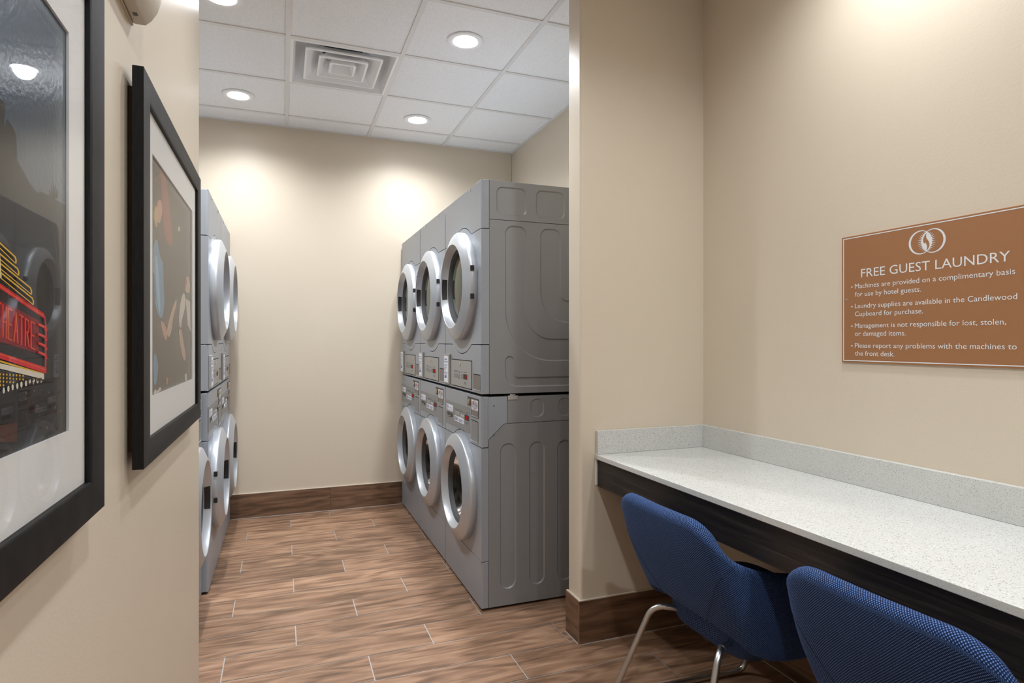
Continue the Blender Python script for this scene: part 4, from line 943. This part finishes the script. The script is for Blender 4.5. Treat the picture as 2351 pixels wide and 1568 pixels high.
('bro',[(0.6073,1.3304),(0.606,1.3326),(0.6035,1.3326),(0.6022,1.3304),(0.6035,1.3282),(0.606,1.3282)]),
('brd',[(0.4066,1.2236),(0.4054,1.2258),(0.4029,1.2258),(0.4017,1.2236),(0.4029,1.2215),(0.4054,1.2215)]),
('brd',[(0.6338,1.2919),(0.6323,1.2945),(0.6293,1.2945),(0.6278,1.2919),(0.6293,1.2893),(0.6323,1.2893)]),
('brd',[(0.5895,1.328),(0.5874,1.3315),(0.5833,1.3315),(0.5813,1.328),(0.5833,1.3245),(0.5874,1.3245)]),
('brd',[(0.6422,1.3229),(0.6411,1.3248),(0.639,1.3248),(0.638,1.3229),(0.639,1.3211),(0.6411,1.3211)]),
('bro',[(0.7013,1.2404),(0.7002,1.2424),(0.6979,1.2424),(0.6967,1.2404),(0.6979,1.2384),(0.7002,1.2384)])]
ART_STAGE=[('stk',[(1.5824,1.7113),(1.6077,1.7122),(1.6702,1.7145),(1.7689,1.5678),(1.723,1.5525),(1.6339,1.5631),(1.612,1.6608)]),
('blk',[(1.504,1.6253),(1.5077,1.6624),(1.5305,1.679),(1.5661,1.6926),(1.6013,1.6951),(1.6013,1.6584),(1.5661,1.639),(1.5382,1.6255)]),
('cap',[(1.504,1.6633),(1.5382,1.6825),(1.5866,1.6963),(1.5929,1.6949),(1.5461,1.6807),(1.5115,1.6597)]),
('skn',[(1.55,1.6299),(1.5971,1.6439),(1.6163,1.6267),(1.6077,1.6094),(1.5908,1.5907),(1.5661,1.5805),(1.55,1.5907)]),
('gld',[(1.5115,1.5943),(1.5382,1.6218),(1.558,1.6034),(1.554,1.569),(1.5266,1.5697)]),
('blu',[(1.504,1.5241),(1.55,1.5496),(1.5701,1.5226),(1.5908,1.5063),(1.625,1.4989),(1.6294,1.4483),(1.6428,1.4057),(1.6163,1.3683),(1.5661,1.371),(1.5266,1.3989),(1.504,1.4446)]),
('blu2',[(1.5266,1.5164),(1.562,1.4913),(1.5824,1.4251),(1.5908,1.3797),(1.5661,1.3861),(1.5382,1.4366)]),
('blu3',[(1.504,1.4699),(1.5266,1.4577),(1.5382,1.407),(1.519,1.4094),(1.504,1.4337)]),
('skn',[(1.5824,1.364),(1.6339,1.3598),(1.6795,1.3388),(1.6748,1.3205),(1.6563,1.3164),(1.625,1.3301)]),
('sk2',[(1.6702,1.3427),(1.7107,1.3766),(1.801,1.4282),(1.823,1.4185),(1.7533,1.3697),(1.738,1.3397),(1.7034,1.3247),(1.6795,1.3286)]),
('sk2',[(1.9555,1.4718),(1.9918,1.509),(2.0437,1.5068),(2.069,1.4865),(2.0581,1.4603),(1.9818,1.4571)]),
('brn',[(1.9426,1.4755),(1.9818,1.5031),(2.002,1.4904),(1.9685,1.4633)]),
('shw',[(1.9112,1.4495),(1.9685,1.4537),(1.9751,1.4156),(1.905,1.3747),(1.8928,1.3489),(1.8514,1.3617),(1.866,1.4052)]),
('sk2',[(1.8457,1.3458),(1.8989,1.3523),(1.9362,1.3143),(1.9818,1.2731),(1.9685,1.2566),(1.9174,1.2699),(1.8749,1.3098)]),
('shw',[(1.9751,1.4397),(2.069,1.4358),(2.08,1.3448),(2.0157,1.3636)]),
('blu',[(1.504,1.2964),(1.554,1.277),(1.562,1.2467),(1.5305,1.2132),(1.504,1.2277)]),
('skn',[(1.6632,1.2299),(1.689,1.2244),(1.6795,1.2087),(1.6609,1.214)]),
('shw',[(1.5077,1.2057),(1.5305,1.2113),(1.5461,1.2028),(1.5824,1.2133),(1.6077,1.2019),(1.5077,1.1985)]),
('shw',[(1.9555,1.2212),(1.9986,1.2215),(2.0088,1.1964),(1.962,1.2041)]),
('shw',[(1.869,1.6225),(1.8646,1.6163),(1.8543,1.6123),(1.8442,1.6128),(1.84,1.6175),(1.8442,1.6236),(1.8543,1.6276),(1.8646,1.6272)])]

# ------------------------------------------------------------------ chairs (local: faces +x, origin on the floor under the seat)
OX, OY = 1.42, 1.71
ST = [  # half profile: bottom point, top point (x, y, z) in chair space before subtracting the origin
    ((1.297, 0, .418), (1.160, 0, .772)), ((1.297, .10, .418), (1.161, .10, .773)), ((1.302, .175, .414), (1.168, .180, .769)),
    ((1.318, .222, .398), (1.190, .236, .735)), ((1.345, .241, .366), (1.238, .262, .672)), ((1.395, .251, .342), (1.315, .273, .634)),
    ((1.460, .257, .333), (1.400, .279, .615)), ((1.525, .261, .335), (1.480, .281, .603)), ((1.575, .263, .350), (1.550, .280, .588)), ((1.605, .262, .385), (1.595, .275, .550))]
def catmull(pts, n):
    out = []
    for i in range(len(pts)-1):
        p0, p1, p2, p3 = pts[max(i-1, 0)], pts[i], pts[i+1], pts[min(i+2, len(pts)-1)]
        for k in range(n):
            t = k/n; out.append(.5*((2*p1)+(p2-p0)*t+(2*p0-5*p1+4*p2-p3)*t*t+(3*p1-p0-3*p2+p3)*t**3))
    out.append(pts[-1]); return out
def full(side):
    half = [Vector((p[side][0]-OX, p[side][1], p[side][2])) for p in ST]
    both = [Vector((p.x, -p.y, p.z)) for p in half[:0:-1]]+half
    return catmull(both, 6)
BOT, TOPS = full(0), full(1); NS = len(BOT); NV = 18
def surf(i, v):
    b, t = BOT[i], TOPS[i]; p = b.lerp(t, v); bend = math.sin(math.pi*v)*.016
    d = Vector((p.x-.05, p.y*1.1, 0)).normalized()       # outward
    return p+d*bend
def normal(i, v):
    a = surf(max(i-1, 0), v); c = surf(min(i+1, NS-1), v); e = surf(i, min(v+.03, 1)); f = surf(i, max(v-.03, 0))
    n = (c-a).cross(e-f).normalized(); p = surf(i, v)
    if n.dot(Vector((p.x-.05, p.y, 0))) < 0: n = -n
    return n
ARC = [0]
for i in range(1, NS): ARC.append(ARC[-1]+(surf(i, .6)-surf(i-1, .6)).length)
def shell_part(name, i0, i1, root, ease0, ease1):
    mb = MB(); loops = []; uvs = []
    idx = list(range(i0, i1+1))
    for q, i in enumerate(idx):
        th = .0235
        if ease0 and q < 4: th *= (.35, .75, .92, .98)[q]
        if ease1 and len(idx)-1-q < 4: th *= (.35, .75, .92, .98)[len(idx)-1-q]
        L = []; U = []
        H = (surf(i, 1)-surf(i, 0)).length; k = th/H
        for j in range(NV+1):
            v = k+(1-2*k)*j/NV; L.append(surf(i, v)+normal(i, v)*th); U.append((ARC[i], v*H))
        up = (surf(i, 1)-surf(i, .9)).normalized(); n = normal(i, 1-k); c = surf(i, 1-k)
        for j in range(1, 8):
            t = math.pi*j/8; L.append(c+n*math.cos(t)*th+up*math.sin(t)*th); U.append((ARC[i], H+j*.007))
        for j in range(NV, -1, -1):
            v = k+(1-2*k)*j/NV; L.append(surf(i, v)-normal(i, v)*th); U.append((ARC[i], H+.06+(1-v)*H))
        dn = (surf(i, 0)-surf(i, .1)).normalized(); n = normal(i, k); c = surf(i, k)
        for j in range(1, 8):
            t = math.pi*j/8; L.append(c-n*math.cos(t)*th+dn*math.sin(t)*th); U.append((ARC[i], 2*H+.06+j*.007))
        loops.append(L); uvs.append(U)
    n = len(loops[0]); V = [p for L in loops for p in L]; U = [u for L in uvs for u in L]
    F = [(j*n+i, j*n+(i+1) % n, (j+1)*n+(i+1) % n, (j+1)*n+i) for j in range(len(loops)-1) for i in range(n)]
    # close the wrap seam without a texture jump
    mb.add(V, F, 0, U)
    mb.add(loops[0], [tuple(range(n))], 0, uvs[0]); mb.add(loops[-1], [tuple(range(n))], 0, uvs[-1])
    o = mb.build(name, 'fabric', root, sharp=50)
    L = o.data.uv_layers[0].data
    for p in o.data.polygons:
        ys_ = [L[li].uv[1] for li in p.loop_indices]
        if len(p.loop_indices) == 4 and max(ys_)-min(ys_) > .2:
            m_ = max(ys_)
            for li in p.loop_indices:
                if L[li].uv[1] < m_-.2: L[li].uv = (L[li].uv[0], m_+.007)
    return o
def make_chair():
    root = thing('armchair', '', 'chair', (0, 0, 0), 0, 'blue armchairs at the counter')
    c = NS//2; w = 25
    bk = shell_part('backrest', c-w, c+w, root, False, False)
    for s in (1, -1):                        # welt between back and arm panels
        path = []
        for q in range(25):
            u = q/24; fi = c+s*(24-17*u); i0 = int(math.floor(fi)); fr = fi-i0; v = .95-.90*u
            a_ = surf(i0, v)+normal(i0, v)*.0236; b_ = surf(i0+1, v)+normal(i0+1, v)*.0236; path.append(a_.lerp(b_, fr))
        mb = MB(); mb.tube(path, .0011, 0, 8); mb.build('seam_welt', 'welt', bk)
    shell_part('armrest', 0, c-w, root, True, False); shell_part('armrest', c+w, NS-1, root, False, True)
    # seat cushion: rounded lofted pad
    mb = MB(); lev = [(.09, .290), (.160, .293), (.192, .304), (.206, .328), (.211, .362), (.214, .41), (.213, .44), (.206, .455), (.185, .463), (.10, .468)]
    loops = []; U = []; n = 64
    for h, z in lev:
        for k in range(n):
            t = 2*math.pi*k/n; e = .42
            cxx = math.copysign(abs(math.cos(t))**e, math.cos(t)); syy = math.copysign(abs(math.sin(t))**e, math.sin(t))
            x = .108+cxx*(h*.94) - (.01 if z > .4 else 0); y = syy*h*1.02
            loops.append(Vector((x, y, z))); U.append((t*.2, z) if .32 < z < .45 else (x, y))
    F = [(j*n+i, j*n+(i+1) % n, (j+1)*n+(i+1) % n, (j+1)*n+i) for j in range(len(lev)-1) for i in range(n)]
    F += [tuple(range(n)), tuple(range((len(lev)-1)*n, len(lev)*n))]
    mb.add(loops, F, 0, U); mb.build('seat', 'fabric', root, sharp=60)
    for s in (1, -1):
        p = [(1.42-OX, s*.125, .326), (1.315-OX, s*.145, .352), (1.265-OX, s*.180, .350), (1.135-OX, s*.245, .0108), (1.725-OX, s*.215, .0108), (1.670-OX, s*.150, .322)]
        mb = MB(); mb.tube(smooth_path(p, [.03, .045, .05, .06]), .0108, 0, 16); mb.build('sled_leg', 'steel', root)
    mb = MB(); mb.tube([(.03, -.14, .318), (.03, .14, .318)], .009, 0, 12); mb.build('cross_tube', 'steel', root)
    return root
ch = make_chair(); ch.location = (OX, OY, 0); ch['label'] = 'blue woven armchair at the counter, farther one beside the partition'
c2 = copy_tree(ch); c2.location = (OX+.018, OY-.770, 0); c2['label'] = 'blue woven armchair at the counter, nearer one cut by the lower right corner'

# ------------------------------------------------------------------ framed pictures
FX = -.25; THK = .0195
def picture(name, label, y0, y1, z0, z1, art_list, pal, order):
    yc, zc = (y0+y1)/2, (z0+z1)/2
    root = thing(name, label, 'picture', (LEFT_X, yc, zc))
    W, Hh = (y1-y0)/2, (z1-z0)/2; sy, sz = .066, .050; f = FX-LEFT_X
    mb = MB()
    def rail(o, i):   # profile sweep around: outer, inner
        xs_ = [(f-THK, 0), (f-.001, 0), (f, .001), (f, .93), (f-.002, 1), (f-THK, 1)]
        V = []
        for x, t in xs_:
            for (a, b) in ((-1, -1), (1, -1), (1, 1), (-1, 1)):
                V.append((x, a*(W-sy*t), b*(Hh-sz*t)))
        n = len(xs_)
        F = [(j*4+k, j*4+(k+1) % 4, ((j+1) % n)*4+(k+1) % 4, ((j+1) % n)*4+k) for j in range(n) for k in range(4)]
        mb.add(V, F)
    rail(0, 0); mb.build('frame', 'frame', root, sharp=30)
    mb = MB(); mb.box(0, f-THK, -W+.03, W-.03, -Hh+.03, Hh-.03); mb.build('backing_board', 'board', root)
    # mat with window
    mo, no = W-sy+.004, Hh-sz+.004; mi, ni = W-.132, Hh-.131; xm = f-.0085
    mb = MB()
    o = [(-mo, -no), (mo, -no), (mo, no), (-mo, no)]; h = [(-mi, -ni), (mi, -ni), (mi, ni), (-mi, ni)]
    mb.slab(o, xm-.003, xm, 0, [h], T=lambda a, y, b: (y, a, b)); mt = mb.build('mat_board', 'mat', root, sharp=30)
    # print
    xp = xm-.0034; mb = MB(); names = list(pal)
    mb.add([(xp, -mi-.01, -ni-.01), (xp, mi+.01, -ni-.01), (xp, mi+.01, ni+.01), (xp, -mi-.01, ni+.01)], [(0, 1, 2, 3)], 0)
    for k, (c, poly) in enumerate(art_list):
        if order and len(poly) > 4:          # soften the outlines of the figures
            for _ in range(2): poly = [((1-w)*poly[i-1][0]+w*poly[i][0], (1-w)*poly[i-1][1]+w*poly[i][1]) for i in range(len(poly)) for w in (.25, .75)]
        P = [(min(max(y-yc, -mi-.005), mi+.005), min(max(z-zc, -ni-.005), ni+.005)) for y, z in poly]
        mb.add([(xp+.00002*(k+3), y, z) for y, z in P], [tuple(range(len(P)))], names.index(c))
    mb.build('art_print', [pal[n_] for n_ in names], root, normals=False, sharp=0)
    xg = f-.0055; mb = MB(); mb.add([(xg, -mo, -no), (xg, mo, -no), (xg, mo, no), (xg, -mo, no)], [(0, 1, 2, 3)]); mb.build('glazing', 'pane', root, normals=False)
    return root
PAL1 = dict(bg=plain('print_night_sky', (.018, .052, .095, 1), .21, spec=.7, noise_bump=.3, nscale=140), bld=art('print_dark_brown', (.014, .011, .010)), red=art('print_red', (.80, .012, .025)), drd=art('print_deep_red', (.26, .008, .014)), org=art('print_orange', (.85, .16, .03)),
            yel=art('print_yellow', (.86, .50, .02)), wht=art('print_white', (.85, .80, .66)), crm=art('print_cream', (.86, .72, .40)), brd=art('print_dim_red', (.075, .012, .012)), bro=art('print_dim_brown', (.09, .025, .012)), crmd=art('print_dim_tan', (.11, .06, .035)))
PAL2 = dict(bg=art('print_taupe_dark', (.050, .038, .030), .24), stk=art('print_rust', (.30, .062, .030), .24), blk=art('print_black', (.012, .010, .010), .24), cap=art('print_maroon', (.22, .07, .06), .24), skn=art('print_skin', (.55, .27, .18), .24), sk2=art('print_pale_skin', (.55, .36, .26), .24),
            gld=art('print_gold', (.50, .33, .10), .24), blu=art('print_sky_blue', (.13, .28, .42), .24), blu2=art('print_light_blue', (.25, .44, .58), .24), blu3=art('print_deep_blue', (.05, .12, .22), .24), brn=art('print_brown', (.22, .10, .06), .24), shw=art('print_off_white', (.62, .55, .48), .24))
picture('framed_picture', 'black-framed night photo of a red and yellow neon theatre marquee, nearer picture', .193, 1.070, 1.068, 1.846, ART_NEON, PAL1, 0)
picture('framed_picture', 'black-framed stage photo of performers, one in blue, farther picture by the opening', 1.346, 2.223, 1.068, 1.846, ART_STAGE, PAL2, 1)
